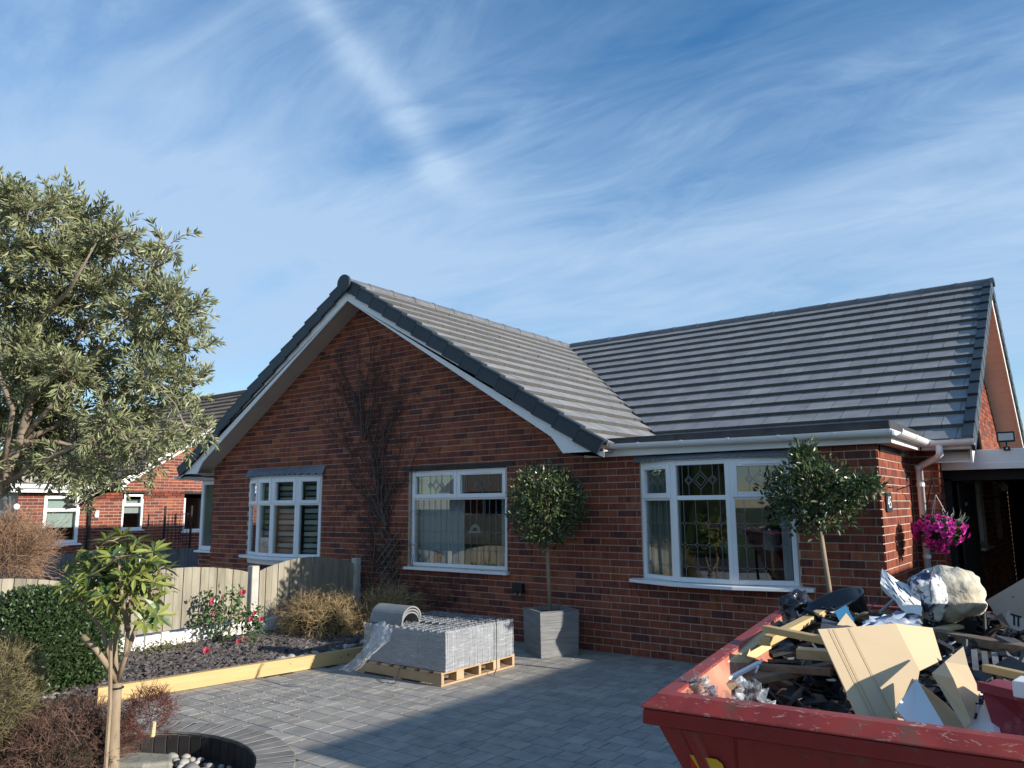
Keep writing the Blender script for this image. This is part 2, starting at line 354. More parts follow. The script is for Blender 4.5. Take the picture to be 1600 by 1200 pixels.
def tile_slope(parent, ridge0, ud, run, down, vtot, planes, mt, g=.315, w=.30, umin=0., umax=10., cand=False, name='tile_courses'):
    """courses of flat interlocking tiles. ridge0: origin at ridge; ud along ridge; down: unit vector down the slope"""
    ridge0, ud, down = Vector(ridge0), Vector(ud), Vector(down); nd = ud.cross(down)
    if nd.z < 0: nd = -nd
    T = lambda u, v, h: ridge0+ud*u+down*v+nd*h
    j = M(); n = int(round(vtot/g)); g = vtot/n
    for r in range(n):
        v0, v1 = r*g, (r+1)*g+.012
        off = (w/2 if r % 2 else 0)
        for i in range(int(math.floor((umin-off)/w))-1, int(math.ceil((umax-off)/w))+1):
            a = off+i*w+.0025; b = a+w-.005
            q = clip([(a, v0), (b, v0), (b, v1), (a, v1)], planes)
            if len(q) < 3 or area(q) < .002: continue
            dh = random.uniform(-.0015, .0015)
            f1 = lambda u, v, v0=v0, dh=dh: .012+dh+.042*(v-v0)/g
            f0 = lambda u, v, v0=v0: -.016+.030*(v-v0)/g*.9
            full = len(q) == 4 and abs(area(q)-(b-a)*(v1-v0)) < 1e-4
            if full and cand: TILE_CAND.append((j, parent, q, T, f0, f1, T((a+b)/2, (v0+v1)/2, 0), ud, down, nd, (b-a), (v1-v0), mt))
            else: j.prism(q, T, f0, f1)
    return j
def finish_tiles(specs, limit=300):
    c = []
    for t in TILE_CAND:
        x, y, z = proj(t[6]); vis = 0 < x < 1600 and 0 < y < 1200; c.append((0 if vis else 1, z, t))
    c.sort(key=lambda a: (a[0], a[1])); me = None
    for i, (nv, z, (j, parent, q, T, f0, f1, ctr, ud, down, nd, wd, lg, mt)) in enumerate(c):
        if i < limit:
            if me is None:
                L = lambda u, v, h: Vector((u, v, h))
                g_ = lg-.012; me = make_mesh('roof_tile', M().prism([(-wd/2, -lg/2), (wd/2, -lg/2), (wd/2, lg/2), (-wd/2, lg/2)], L, lambda u, v: -.016+.027*(v+lg/2)/g_, lambda u, v: .012+.042*(v+lg/2)/g_), mt)
            R = Matrix((ud, down, ud.cross(down))).transposed().to_4x4()
            if ud.cross(down).z < 0: R = Matrix((-ud, down, (-ud).cross(down))).transposed().to_4x4()
            R.translation = ctr+R.to_3x3().col[2]*random.uniform(-.0015, .0015)
            put('roof_tile', me, parent, R)
        else: j.prism(q, T, f0, f1)
    for j, parent, mt, name in specs: obj(name, j, mt, parent, kind='stuff')
    TILE_CAND.clear()
def wall_boxes(m, T, u0, u1, v0, v1, holes, th):
    us = sorted(set([u0, u1]+[h[0] for h in holes]+[h[1] for h in holes])); vs = sorted(set([v0, v1]+[h[2] for h in holes]+[h[3] for h in holes]))
    for v_a, v_b in zip(vs, vs[1:]):
        run = None
        for a, b in zip(us, us[1:]):
            inh = any(h[0] <= (a+b)/2 <= h[1] and h[2] <= (v_a+v_b)/2 <= h[3] for h in holes)
            if inh:
                if run: m.box(run[0], run[1], v_a, v_b, -th, 0, T)
                run = None
            else: run = (run[0], b) if run else (a, b)
        if run: m.box(run[0], run[1], v_a, v_b, -th, 0, T)
# ------------------------------------------------------------ windows
def winT(A, B, z0):
    A, B = Vector((*A, 0)), Vector((*B, 0)); ud = (B-A).normalized(); nd = Vector((ud.y, -ud.x, 0)); return (lambda u, v, h: A+ud*u+Vector((0, 0, z0+v))+nd*h), (B-A).length
def window_unit(root, segs, z0, z1, lights, sill=None, depth=.07, came=None, name='window', fw=.045, vents=(), lo_sash=False):
    """segs: plan points; lights: per facet list of (v_bottom, v_top, kind) where kind 'fixed'|'sash'."""
    fr = M(); pans = []; sashes = []; cames = []; ventm = []
    for k, (A, B) in enumerate(zip(segs, segs[1:])):
        T, L = winT(A, B, z0); H = z1-z0
        fr.box(0.001, fw, 0, H, -depth, 0, T); fr.box(L-fw, L-.001, 0, H, -depth, 0, T)
        fr.box(fw, L-fw, 0, fw, -depth+.002, -.002, T); fr.box(fw, L-fw, H-fw, H, -depth+.002, -.002, T)
        for li, (v0, v1, kind) in enumerate(lights[k]):
            if v1 < H-.01: fr.box(fw, L-fw, v1-fw/2, v1+fw/2, -depth+.002, -.002, T)
            a, b = fw, L-fw; c = (fw if v0 < .01 else v0+fw/2); d = (H-fw if v1 > H-.01 else v1-fw/2)
            halves = [(a, b)]
            if kind == 'pair': mdl = (a+b)/2; halves = [(a, mdl-.003), (mdl+.003, b)]
            for hh, (a2, b2) in enumerate(halves):
                x0, x1, y0, y1 = a2, b2, c, d
                if kind in ('sash', 'pair'):
                    s = M(); t = .052; ov = .022
                    X0, X1, Y0, Y1 = x0-ov, x1+ov, y0-ov, y1+ov
                    if kind == 'pair': X0, X1 = (x0-ov if hh == 0 else x0), (x1+ov if hh == 1 else x1)
                    s.box(X0, X0+t, Y0, Y1, -.03, .016, T); s.box(X1-t, X1, Y0, Y1, -.03, .016, T); s.box(X0+t, X1-t, Y0, Y0+t, -.03, .0155, T); s.box(X0+t, X1-t, Y1-t, Y1, -.03, .0155, T)
                    sashes.append(s); x0, x1, y0, y1 = X0+t, X1-t, Y0+t, Y1-t
                    ventm.append((T, x0, x1, Y1-t/2))
                p = M(); p.box(x0-.004, x1+.004, y0-.004, y1+.004, -.028, -.022, T); pans.append(p)
                if came: came(T, x0, x1, y0, y1, k, li, cames)
    w = obj(name, fr, M_UPVC, root, bevel=.005)
    for s in sashes: obj('sash', s, M_UPVC, w, bevel=.005)
    for p in pans: obj('pane', p, M_GLASS, w)
    if cames:
        cm = M()
        for a in cames: cm.box(*a[:6], a[6]) if len(a) == 7 else cm.bar(*a)
        obj('lead_came', cm, M_CAME, w, kind='stuff')
    if vents:
        for T, x0, x1, y in ventm:
            v = M(); mdl = (x0+x1)/2; hw = min(.16, (x1-x0)*.38); v.box(mdl-hw, mdl+hw, y-.008, y+.008, .012, .026, T); obj('vent', v, M_UPVC, w, bevel=.003)
    if sill:
        proj_, th, ex = sill; s = M(); pts = [Vector((*p, 0)) for p in segs]
        pts[0] = pts[0]-Vector((ex, 0, 0)) if abs(pts[0].x-pts[-1].x) > .3 else pts[0]-Vector((0, ex, 0))
        pts[-1] = pts[-1]+Vector((ex, 0, 0)) if abs(pts[0].x-pts[-1].x) > .3 else pts[-1]+Vector((0, ex, 0))
        fwd = Vector((0, -proj_, 0)) if abs(pts[0].x-pts[-1].x) > .3 else Vector((proj_, 0, 0))
        n = len(pts); vs = []
        for p in pts: vs += [p+Vector((0, 0, z0))-fwd*.9, p+fwd+Vector((0, 0, z0-.012)), p+fwd+Vector((0, 0, z0-th)), p-fwd*.9+Vector((0, 0, z0-th))]
        fs = [(0, 1, 2, 3), (4*n-1, 4*n-2, 4*n-3, 4*n-4)]
        for i in range(n-1):
            b = i*4
            for q in range(4): fs.append((b+q, b+4+q, b+4+(q+1) % 4, b+(q+1) % 4))
        s.add(vs, fs); obj('sill', s, M_UPVC, w, bevel=.004)
    return w
def came_grid(cols, rows, dia=.022, stag=False, th=.0045):
    def f(T, x0, x1, y0, y1, k, li, out, cols=cols, rows=rows):
        n = max(1, int(round((x1-x0)/cols))); us = [x0+(x1-x0)*(i+.5)/n for i in range(n)]
        h = -.020
        L = lambda p, q: out.append((T(p[0], p[1], h), T(q[0], q[1], h), th, .004))
        if y1-y0 < .45:                        # top light: diamond centre piece
            cx, cy = (x0+x1)/2, (y0+y1)/2; a = min((x1-x0)*.17, (y1-y0)*.30)
            for s in (1., .62):
                P = [(cx-a*s, cy), (cx, cy+a*s*1.05), (cx+a*s, cy), (cx, cy-a*s*1.05)]
                for i in range(4): L(P[i], P[(i+1) % 4])
            for sx in (-1, 1):
                c2 = cx+sx*a*1.45; b = a*.5
                for s in (1., .6):
                    P = [(c2-b*s, cy), (c2, cy+b*s*1.1), (c2+b*s, cy), (c2, cy-b*s*1.1)]
                    for i in range(4): L(P[i], P[(i+1) % 4])
                L((c2, cy+b*1.1), (c2, y1)); L((c2, cy-b*1.1), (c2, y0))
            L((cx, cy+a), (cx, y1)); L((cx, cy-a), (cx, y0))
            if x1-x0 > .5:
                for u in (x0+(x1-x0)*.12, x1-(x1-x0)*.12): L((u, y0), (u, y1))
            return
        vs = [y0+(y1-y0)*r for r in rows]
        for i, u in enumerate(us):
            pts = [y0]
            for v in vs:
                L((u, pts[-1]), (u, v-dia)); pts.append(v+dia)
                P = [(u-dia, v), (u, v+dia), (u+dia, v), (u, v-dia)]
                for q in range(4): L(P[q], P[(q+1) % 4])
            L((u, pts[-1]), (u, y1))
        for v in vs:
            xs = [x0]+[e for u in us for e in (u-dia, u+dia)]+[x1]
            for a, b in zip(xs[::2], xs[1::2]): L((a, v), (b, v))
    return f
# ------------------------------------------------------------ the bungalow
TH = math.atan(.62); CT, ST = math.cos(TH), math.sin(TH)
RX, RZ, RY = -8.25, 4.72, 5.445; XV = -.93; XS = -1.27
house = thing('bungalow', 'large red brick bungalow with new grey tiled roof and white bow windows, behind the skip', 'house', (-6.5, 3, 0))
HOLES = [(-10.87, -9.10, .825, 2.02), (-7.31, -5.68, .79, 2.03), (-3.87, -2.27, .795, 2.0)]
G_ = lambda x: RZ-.62*abs(x-RX)
TF = lambda u, v, h: Vector((u, -h, v))
fwl = M(); wall_boxes(fwl, TF, -11.9, -1.53, -.2, 2.10, HOLES, .25)
gp = [(-11.9, 2.10), (-4.60, 2.10), (-4.60, G_(-4.6)-.15), (RX, RZ-.15), (-11.9, G_(-11.9)-.15)]
fwl.prism(gp, TF, -.25, -.001)
front = obj('front_wall', fwl, M_MORTAR, house)
jf = lay(front, (0, 0, 0), (1, 0, 0), (0, -1, 0), [(-11.9, 0), (-1.53, 0), (-1.53, 2.10), (-4.60, 2.10), (-4.6, G_(-4.6)-.14), (RX, RZ-.14), (-11.9, G_(-11.9)-.14)][:4] and [(-11.9, 0), (-1.515, 0), (-1.515, 2.1), (-11.9, 2.1)], [(a-.01, b+.01, c-.03, d+.0) for a, b, c, d in HOLES], MB_)
jg = lay(front, (0, 0, 0), (1, 0, 0), (0, -1, 0), [(-11.9, 2.1), (-4.60, 2.1), (-4.60, G_(-4.6)-.14), (RX, RZ-.14), (-11.9, G_(-11.9)-.14)], [], MB_)
jf.v, jf.f = jf.v, jf.f
# return wall of the front extension, the wall behind it and the side gable
ret = obj('return_wall', M().box(-1.78, -1.53, .251, 1.75, -.2, 2.10), M_MORTAR, house)
jr = lay(ret, (-1.53, 0, 0), (0, 1, 0), (1, 0, 0), [(-.012, 0), (1.488, 0), (1.488, 2.02), (-.012, 2.02)], [], MB_, phase=1)
rec = obj('recessed_wall', M().box(-1.529, XS, 1.501, 1.75, -.2, 2.12), M_MORTAR, house)
jc = lay(rec, (0, 1.5, 0), (1, 0, 0), (0, -1, 0), [(-1.517, 0), (XS+.012, 0), (XS+.012, 2.12), (-1.517, 2.12)], [], MB_)
TS = lambda u, v, h: Vector((XS+h, u, v))
W_ = lambda y: RZ-.62*abs(y-RY)
SH = [(4.35, 5.25, .97, 1.85), (6.6, 7.5, .97, 1.85)]
sw = M(); wall_boxes(sw, TS, 1.502, 9.4, -.2, 2.12, SH, .25); sw.prism([(1.502, 2.12), (9.4, 2.12), (9.4, W_(9.4)-.14), (RY, RZ-.15), (1.502, W_(1.502)-.14)], TS, -.25, -.001)
side = obj('side_wall', sw, M_MORTAR, house)
js = lay(side, (XS, 0, 0), (0, 1, 0), (1, 0, 0), [(1.49, 0), (9.4, 0), (9.4, W_(9.4)-.14), (RY, RZ-.14), (1.49, W_(1.5)-.14)], SH, MB_, cand=False)
lw = M(); lw.box(-11.9, -11.65, .251, 9.4, -.2, 2.3); lf = obj('left_wall', lw, M_MORTAR, house)
jl = lay(lf, (-11.9, 0, 0), (0, 1, 0), (-1, 0, 0), [(-.01, 0), (9.4, 0), (9.4, 2.3), (-.01, 2.3)], [], MB_, cand=False)
obj('rear_wall', M().box(-11.9, XS, 9.4, 9.65, -.2, 2.3), M_MORTAR, house)
finish_bricks([(jf, front, MB_, 'brick_courses'), (jg, front, MB_, 'brick_courses'), (jr, ret, MB_, 'brick_courses'), (jc, rec, MB_, 'brick_courses'), (js, side, MB_, 'brick_courses'), (jl, lf, MB_, 'brick_courses')],
              300, ok=lambda c: c.z > (.95 if c.x > -1.9 else .55 if c.x > -2.6 else .3 if c.x > -3.0 else 0))
# roof decks (the solid roof under the tiles)
def deck(pts, th=.09): # pts top polygon
    m = M(); n = len(pts); up = Vector((0, 0, -th)); vs = [Vector(p) for p in pts]+[Vector(p)+up for p in pts]
    m.add(vs, [tuple(range(n)), tuple(range(n, 2*n))[::-1]]+[(i, n+i, n+(i+1) % n, (i+1) % n) for i in range(n)]); return m
e = -.03
roofG = deck([(RX, -.30, RZ+e), (-4.30, -.30, G_(-4.3)+e), (-4.30, RY-3.95, G_(-4.3)+e), (RX, RY, RZ+e)])
roofG.v += deck([(RX, -.30, RZ+e), (RX, 9.6, RZ+e), (-12.3, 9.6, G_(-12.3)+e), (-12.3, -.30, G_(-12.3)+e)]).v
k8 = 8; roofG.f += [tuple(i+k8 for i in f) for f in deck([(0, 0, 0), (1, 0, 0), (1, 1, 0), (0, 1, 0)]).f]
roof = obj('gable_roof', roofG, M_FELT, house)
wr = deck([(RX, RY, RZ+e), (-4.30, RY-3.95, W_(RY-3.95)+e), (-4.3, 1.40, W_(1.4)+e), (XV+.02, 1.40, W_(1.4)+e), (XV+.02, RY, RZ+e)])
b_ = len(wr.v); w2 = deck([(RX, RY, RZ+e), (XV+.02, RY, RZ+e), (XV+.02, 9.6, W_(9.6)+e), (RX, 9.6, W_(9.6)+e)]); wr.v += w2.v; wr.f += [tuple(i+b_ for i in f) for f in w2.f]
wroof = obj('wing_roof', wr, M_FELT, house)
VT = 4.10/CT
# gable right slope: u along +Y from y=-.36
tg = tile_slope(roof, (RX, 0, RZ), (0, 1, 0), None, (CT, 0, -ST), VT, [(1, 0, .27), (-1, -CT, RY-.02)], M_TILE, umin=-.4, umax=6, cand=True)
tgl = tile_slope(roof, (RX, 0, RZ), (0, 1, 0), None, (-CT, 0, -ST), VT, [(1, 0, .27), (-1, 0, 9.6)], M_TILE, umin=-.4, umax=9.7)
tw = tile_slope(wroof, (0, RY, RZ), (1, 0, 0), None, (0, -CT, -ST), 4.15/CT, [(1, -CT, 8.25-.02), (-1, 0, XV-.06)], M_TILE, umin=-8.3, umax=-.9, cand=True)
twb = tile_slope(wroof, (0, RY, RZ), (1, 0, 0), None, (0, CT, -ST), 4.15/CT, [(1, 0, 8.25), (-1, 0, XV-.06)], M_TILE, umin=-8.3, umax=-.9)
finish_tiles([(tg, roof, M_TILE, 'tile_courses'), (tgl, roof, M_TILE, 'tile_courses'), (tw, wroof, M_TILE, 'tile_courses'), (twb, wroof, M_TILE, 'tile_courses')])
# valley lead
obj('valley_lead', M().bar((RX+.02, RY-.02, RZ+.0), (-4.3, RY-3.97, G_(-4.3)+.0), .10, .03), M_LEAD, roof)
# verge caps, one to a course
def caps(parent, origin, down, out, vt, n, name='verge_cap', wd=.07, hh=.130):
    origin, down, out = Vector(origin), Vector(down), Vector(out); nd = out.cross(down)
    if nd.z < 0: nd = -nd
    g = vt/n
    me = None
    for i in range(n):
        T = lambda u, v, h: Vector((u, v, h))
        if me is None:
            m = M(); lg = g+.03
            f1 = lambda u, v: .045+.026*(v/lg); f2 = lambda u, v: -hh+.026*(v/lg)
            m.prism([(-wd, 0), (.03, 0), (.035, lg), (-wd, lg)], T, lambda u, v: .015+.026*v/lg, f1)
            m.prism([(0, 0.002), (.03, 0.002), (.035, lg-.002), (.005, lg-.002)], T, f2, lambda u, v: .017+.026*v/lg)
            me = make_mesh('verge_cap', m, M_VERGE)
        R = Matrix((out, down, nd)).transposed().to_4x4(); R.translation = origin+down*(i*g)+nd*.010+nd*random.uniform(-.002, .002)
        o = put(name, me, parent, R)
        b = o.modifiers.new('b', 'BEVEL'); b.width = .004; b.segments = 1
caps(roof, (RX, -.37, RZ), (CT, 0, -ST), (0, -1, 0), VT, 15)
caps(roof, (RX, -.37, RZ), (-CT, 0, -ST), (0, -1, 0), VT, 15)
caps(wroof, (XV, RY, RZ), (0, -CT, -ST), (1, 0, 0), 4.15/CT, 15)
caps(wroof, (XV, RY, RZ), (0, CT, -ST), (1, 0, 0), 4.15/CT, 15)
# ridge tiles
def ridge(parent, p, q, n, r=.11):
    p, q = Vector(p), Vector(q); d = (q-p)/n; L = d.length; ax = d.normalized(); sd = ax.cross(Vector((0, 0, 1))).normalized()
    m = M(); pr_ = []
    for j in range(9):
        a = math.pi*(-.06+1.12*j/8); pr_.append((math.cos(a)*r*1.05, math.sin(a)*r*.8))
    vs = []
    for x, sc in ((0.004, 1.), (L*.9, 1.), (L*.9, 1.07), (L+.006, 1.07)): vs += [Vector((a*sc, x, b*sc)) for a, b in pr_]
    for x, sc in ((0.004, .85), (L+.006, .85)): vs += [Vector((a*sc, x, b*sc)) for a, b in pr_]
    fs = []
    for k in range(3): fs += [(k*9+j, k*9+j+1, (k+1)*9+j+1, (k+1)*9+j) for j in range(8)]
    fs += [(27+j, 27+j+1, 45+j+1, 45+j) for j in range(8)]+[(j+1, j, 36+j, 36+j+1) for j in range(8)]
    m.add(vs, fs); me = make_mesh('ridge_tile', m, M_RIDGE, smooth=False)
    for i in range(n):
        R = Matrix((sd, ax, sd.cross(ax))).transposed().to_4x4(); R.translation = p+d*i+Vector((0, 0, random.uniform(-.003, .003))); put('ridge_tile', me, parent, R)
ridge(roof, (RX, -.42, RZ-.02), (RX, RY+.1, RZ-.02), 13)
ridge(wroof, (RX+.1, RY, RZ-.02), (XV+.05, RY, RZ-.02), 16)
m = M(); m.tube([(RX, -.435, RZ-.02), (RX, -.40, RZ-.02)], [.128, .128], 20); obj('ridge_end_cap', m, M_VERGE, roof)
# barge boards, soffits
def slab(parent, name, pts, d, mt):
    m = M(); n = len(pts); d = Vector(d); vs = [Vector(p) for p in pts]+[Vector(p)+d for p in pts]
    m.add(vs, [tuple(range(n)), tuple(range(n, 2*n))[::-1]]+[(i, n+i, n+(i+1) % n, (i+1) % n) for i in range(n)]); return obj(name, m, mt, parent, bevel=.003)
BT, BB = -.10, -.26
for s in (-1, 1):
    X = lambda x: RX+s*x
    slab(roof, 'barge_board', [(RX, -.35, RZ+BT), (X(4.13), -.35, RZ-.62*4.13+BT), (X(4.13), -.35, 2.12), (X(3.774), -.35, 2.12), (RX, -.35, RZ+BB)], (0, .02, 0), M_FASCIA)
    slab(roof, 'soffit', [(RX, -.329, RZ+BB+.03), (X(3.80), -.329, RZ-.62*3.80+BB+.03), (X(3.80), .001, RZ-.62*3.80+BB+.03), (RX, .001, RZ+BB+.03)][::s], (0, 0, .012), M_SOFFIT)
# box ends at the eaves
for s, nm in ((1, 0), (-1, 1)):
    X = lambda x: RX+s*x
    zb = 2.118
    slab(roof, 'box_end', [(X(3.42), -.352, RZ-.62*3.42+BB+.03), (X(4.13), -.352, RZ-.62*4.13+BT), (X(4.13), -.352, zb), (X(3.62), -.352, zb)], (0, .022, 0), M_FASCIA)
    slab(roof, 'box_end_return', [(X(3.64), -.33, zb), (X(4.12), -.33, zb), (X(4.12), .0, zb), (X(3.64), .0, zb)], (0, 0, .02), M_SOFFIT)
slab(roof, 'eave_block', [(-12.33, -.02, 2.10), (-11.92, -.02, 2.10), (-11.92, -.02, 2.34), (-12.33, -.02, 2.34)], (0, .25, 0), M_SOFFIT)
slab(roof, 'eave_block', [(-12.25, -.03, 2.36), (-11.92, -.03, 2.36), (-11.92, -.03, 2.46), (-12.25, -.03, 2.46)], (0, .25, 0), M_SOFFIT)
slab(roof, 'eave_fascia', [(-12.36, -.32, 2.08), (-12.36, 9.6, 2.08), (-12.36, 9.6, 2.22), (-12.36, -.32, 2.22)], (.02, 0, 0), M_FASCIA)
# right hand verge: front and rear slopes
for s in (-1, 1):
    Y = lambda y: RY+s*y
    slab(wroof, 'barge_board', [(XV-.02, RY, RZ+BT), (XV-.02, Y(4.1), RZ-.62*4.1+BT), (XV-.02, Y(4.1), RZ-.62*4.1+BB+.02), (XV-.02, RY, RZ+BB)], (.02, 0, 0), M_FASCIA)
    nb = 26
    me = None
    for i in range(nb):
        a, b = 4.1*i/nb, 4.1*(i+1)/nb-.008
        if s > 0:
            m = M(); z = lambda y: RZ-.62*y+BB+.04
            m.add([(XS, Y(a), z(a)), (XV-.02, Y(a), z(a)), (XV-.02, Y(b), z(b)), (XS, Y(b), z(b)), (XS, Y(a), z(a)+.012), (XV-.02, Y(a), z(a)+.012), (XV-.02, Y(b), z(b)+.012), (XS, Y(b), z(b)+.012)], [(0, 1, 2, 3), (7, 6, 5, 4), (0, 4, 5, 1), (2, 6, 7, 3), (1, 5, 6, 2), (0, 3, 7, 4)])
            obj('soffit_board', m, M_TANBOARD, wroof)
        elif i == 0:
            slab(wroof, 'soffit', [(XS, RY, RZ+BB+.03), (XV-.02, RY, RZ+BB+.03), (XV-.02, Y(4.1), RZ-.62*4.1+BB+.03), (XS, Y(4.1), RZ-.62*4.1+BB+.03)], (0, 0, .012), M_TANBOARD)
# flat roof over the front extension
obj('flat_roof', M().box(-4.42, -1.38, -.10, 1.50, 2.20, 2.275), M_FELT, house, bevel=.01)
obj('fascia', M().box(-4.52, -1.40, -.09, -.068, 2.075, 2.20), M_FASCIA, house, bevel=.003)
obj('fascia', M().box(-1.40, -1.378, -.09, 1.28, 2.075, 2.20), M_FASCIA, house, bevel=.003)
obj('soffit', M().box(-4.52, -1.405, -.067, -.002, 2.077, 2.09), M_SOFFIT, house)
obj('soffit', M().box(-1.53, -1.405, 0.0, 1.28, 2.077, 2.09), M_SOFFIT, house)
obj('dark_lintel', M().box(-1.527, -1.512, .10, 1.05, 2.018, 2.07), M_BLACK, house)
# gutters
def gutter(parent, p, q, r=.055, name='gutter', clips=None):
    p, q = Vector(p), Vector(q); d = (q-p); L = d.length; ax = d.normalized(); sd = ax.cross(Vector((0, 0, 1))).normalized(); m = M(); n = 8
    vs = []
    for x in (0, L):
        for rr in (r, r-.004):
            vs += [p+ax*x+sd*(math.cos(math.pi+math.pi*j/n)*rr)+Vector((0, 0, math.sin(math.pi+math.pi*j/n)*rr)) for j in range(n+1)]
    k = n+1; fs = []
    for j in range(n): fs += [(j, j+1, 2*k+j+1, 2*k+j), (k+j+1, k+j, 3*k+j, 3*k+j+1), (j+1, j, k+j, k+j+1), (2*k+j, 2*k+j+1, 3*k+j+1, 3*k+j)]
    fs += [(0, 2*k, 3*k, k), (n, k+n, 3*k+n, 2*k+n)]
    m.add(vs, fs); g = obj(name, m, M_UPVC, parent)
    N = clips or max(2, int(L/.75))
    for i in range(N+1):
        c = p+ax*(L*min(max(i/N, .01), .99)); mm = M(); vs = []
        for x in (-.014, .014):
            vs += [c+ax*x+sd*(math.cos(math.pi+math.pi*j/n)*(r+.007))+Vector((0, 0, math.sin(math.pi+math.pi*j/n)*(r+.007)+.004)) for j in range(n+1)]
            vs += [c+ax*x+sd*(math.cos(math.pi+math.pi*j/n)*(r+.001))+Vector((0, 0, math.sin(math.pi+math.pi*j/n)*(r+.001)+.004)) for j in range(n+1)]
        mm.add(vs, [t for j in range(n) for t in ((j, j+1, 2*k+j+1, 2*k+j), (j+1, j, k+j, k+j+1), (2*k+j, 2*k+j+1, 3*k+j+1, 3*k+j))]); obj('gutter_clip', mm, M_UPVC, g)
    return g
gutter(house, (-4.28, -.155, 2.205), (-1.345, -.155, 2.180), clips=6)
gutter(house, (-1.325, -.17, 2.180), (-1.325, 1.20, 2.172), clips=2)
gutter(house, (-1.42, 1.235, 2.165), (-.90, 1.235, 2.165), clips=3)
obj('gutter_stop_end', M().box(-4.30, -4.20, -.213, -.10, 2.14, 2.205), M_UPVC, house, bevel=.008)
obj('eave_fascia', M().box(-1.37, XV, 1.30, 1.32, 2.08, 2.19), M_FASCIA, house)
obj('eave_soffit', M().box(-1.37, XV, 1.32, 1.50, 2.08, 2.095), M_FASCIA, house)
gutter(house, (-12.43, -.40, 2.09), (-12.43, 9.6, 2.06), clips=8)
# downpipe
dp = M(); dp.tube([(-1.20, 1.235, 2.13), (-1.20, 1.235, 2.03), (-1.235, 1.30, 2.0), (-1.40, 1.42, 1.935), (-1.43, 1.44, 1.91), (-1.43, 1.44, 0.03)], .034, 12); D = obj('downpipe', dp, M_UPVC, house, smooth=True)
for z in (1.90, 1.72, 1.0): obj('pipe_clip', M().tube([(-1.43, 1.44, z), (-1.43, 1.44, z+.035)], .041, 12), M_UPVC, D)
# soil pipe on the side gable
obj('vent_pipe', M().tube([(XS+.02, 3.0, 2.62), (XS+.10, 3.4, 2.60), (XS+.13, 3.9, 2.45), (XS+.13, 4.0, 2.12)], .045, 10), M_BLACK, house, smooth=True)
# --- windows
LB = [(-10.87, -.005), (-10.45, -.14), (-10.02, -.20), (-9.48, -.15), (-9.10, -.005)]
wl = window_unit(house, LB, .83, 2.01, [[(0, .78, 'fixed'), (.78, 1.18, 'sash')]]*4, sill=(.06, .05, .14), name='bow_window')
RB = [(-3.87, -.005), (-3.42, -.20), (-2.82, -.20), (-2.27, -.005)]
wrt = window_unit(house, RB, .80, 1.99, [[(0, .82, 'fixed'), (.82, 1.19, 'sash')], [(0, .82, 'fixed'), (.82, 1.19, 'fixed')], [(0, .82, 'fixed'), (.82, 1.19, 'sash')]], sill=(.07, .045, .14), came=came_grid(.145, (.14, .42, .70), .022), name='bow_window', vents=(1,))
wm = window_unit(house, [(-7.30, -.012+.05), (-5.69, -.012+.05)], .79, 2.02, [[(0, .87, 'fixed'), (.87, 1.23, 'pair')]], sill=(.10, .045, .05), came=came_grid(.10, (.22, .50, .77), .020), name='casement_window', vents=(1,))
# bow window fillers: solid head and base of the bows
def bow_plate(segs, z0, z1, name, mt, grow=.0):
    m = M(); pts = [(x, y-grow if 0 < i < len(segs)-1 else y-grow*.4) for i, (x, y) in enumerate(segs)]; poly = pts+[(segs[-1][0], .1), (segs[0][0], .1)]
    m.prism(poly, lambda u, v, h: Vector((u, v, h)), z0, z1); return obj(name, m, mt, house)
bow_plate(LB, 2.012, 2.035, 'bow_head', M_UPVC, .01); bow_plate(RB, 1.992, 2.01, 'bow_head', M_UPVC, .01)
bow_plate([(a, b*.75) for a, b in LB], .70, .778, 'bow_base', M_UPVC); 
# scalloped lead apron over the left bow
def canopy(segs, z0, z1, scal=True):
    m = M(); pts = [Vector((x, y, 0)) for x, y in segs]; n = 0
    for A, B in zip(pts, pts[1:]):
        L = (B-A).length; k = max(1, int(round(L/.115)))
        for i in range(k):
            a, b = A+(B-A)*(i/k), A+(B-A)*((i+1)/k); out = Vector((0, -.045, 0)); q = 6
            top = [Vector((a.x, -.012, z1)), Vector((b.x, -.012, z1))]
            low = []
            for j in range(q+1):
                t = j/q; p = a.lerp(b, t)+out; low.append(Vector((p.x, p.y, z0-(.035*math.sin(math.pi*t) if scal else 0)+random.uniform(-.003, .003))))
            vs = [top[0], top[1]]+low[::-1]; base_n = len(vs); vs += [v+Vector((0, .006, -.004)) for v in vs]
            m.add(vs, [tuple(range(base_n))]+[tuple(range(base_n, 2*base_n))[::-1]]+[(j, base_n+j, base_n+(j+1) % base_n, (j+1) % base_n) for j in range(base_n)])
    return m
obj('lead_canopy', canopy([(-10.93, -.01), (-10.45, -.15), (-10.02, -.21), (-9.48, -.16), (-9.03, -.01)], 2.06, 2.165), M_LEAD, house)
obj('lead_apron', canopy([(-3.93, -.01), (-3.42, -.19), (-2.82, -.19), (-2.2, -.01)], 2.005, 2.072, False), M_LEAD, house)
for i in range(22):
    t = (i+.5)/22; x = -3.9+1.65*t; y = -.055-(.19 if .28 < t < .65 else (.19*t/.28 if t <= .28 else .19*(1-t)/.35)); obj('lead_clip', M().box(x-.012, x+.012, y-.008, y-.002, 2.006, 2.018), M_CAME, house)
obj('lintel', M().box(-7.44, -5.56, -.022, .02, 2.032, 2.078), M_BLACK, house)
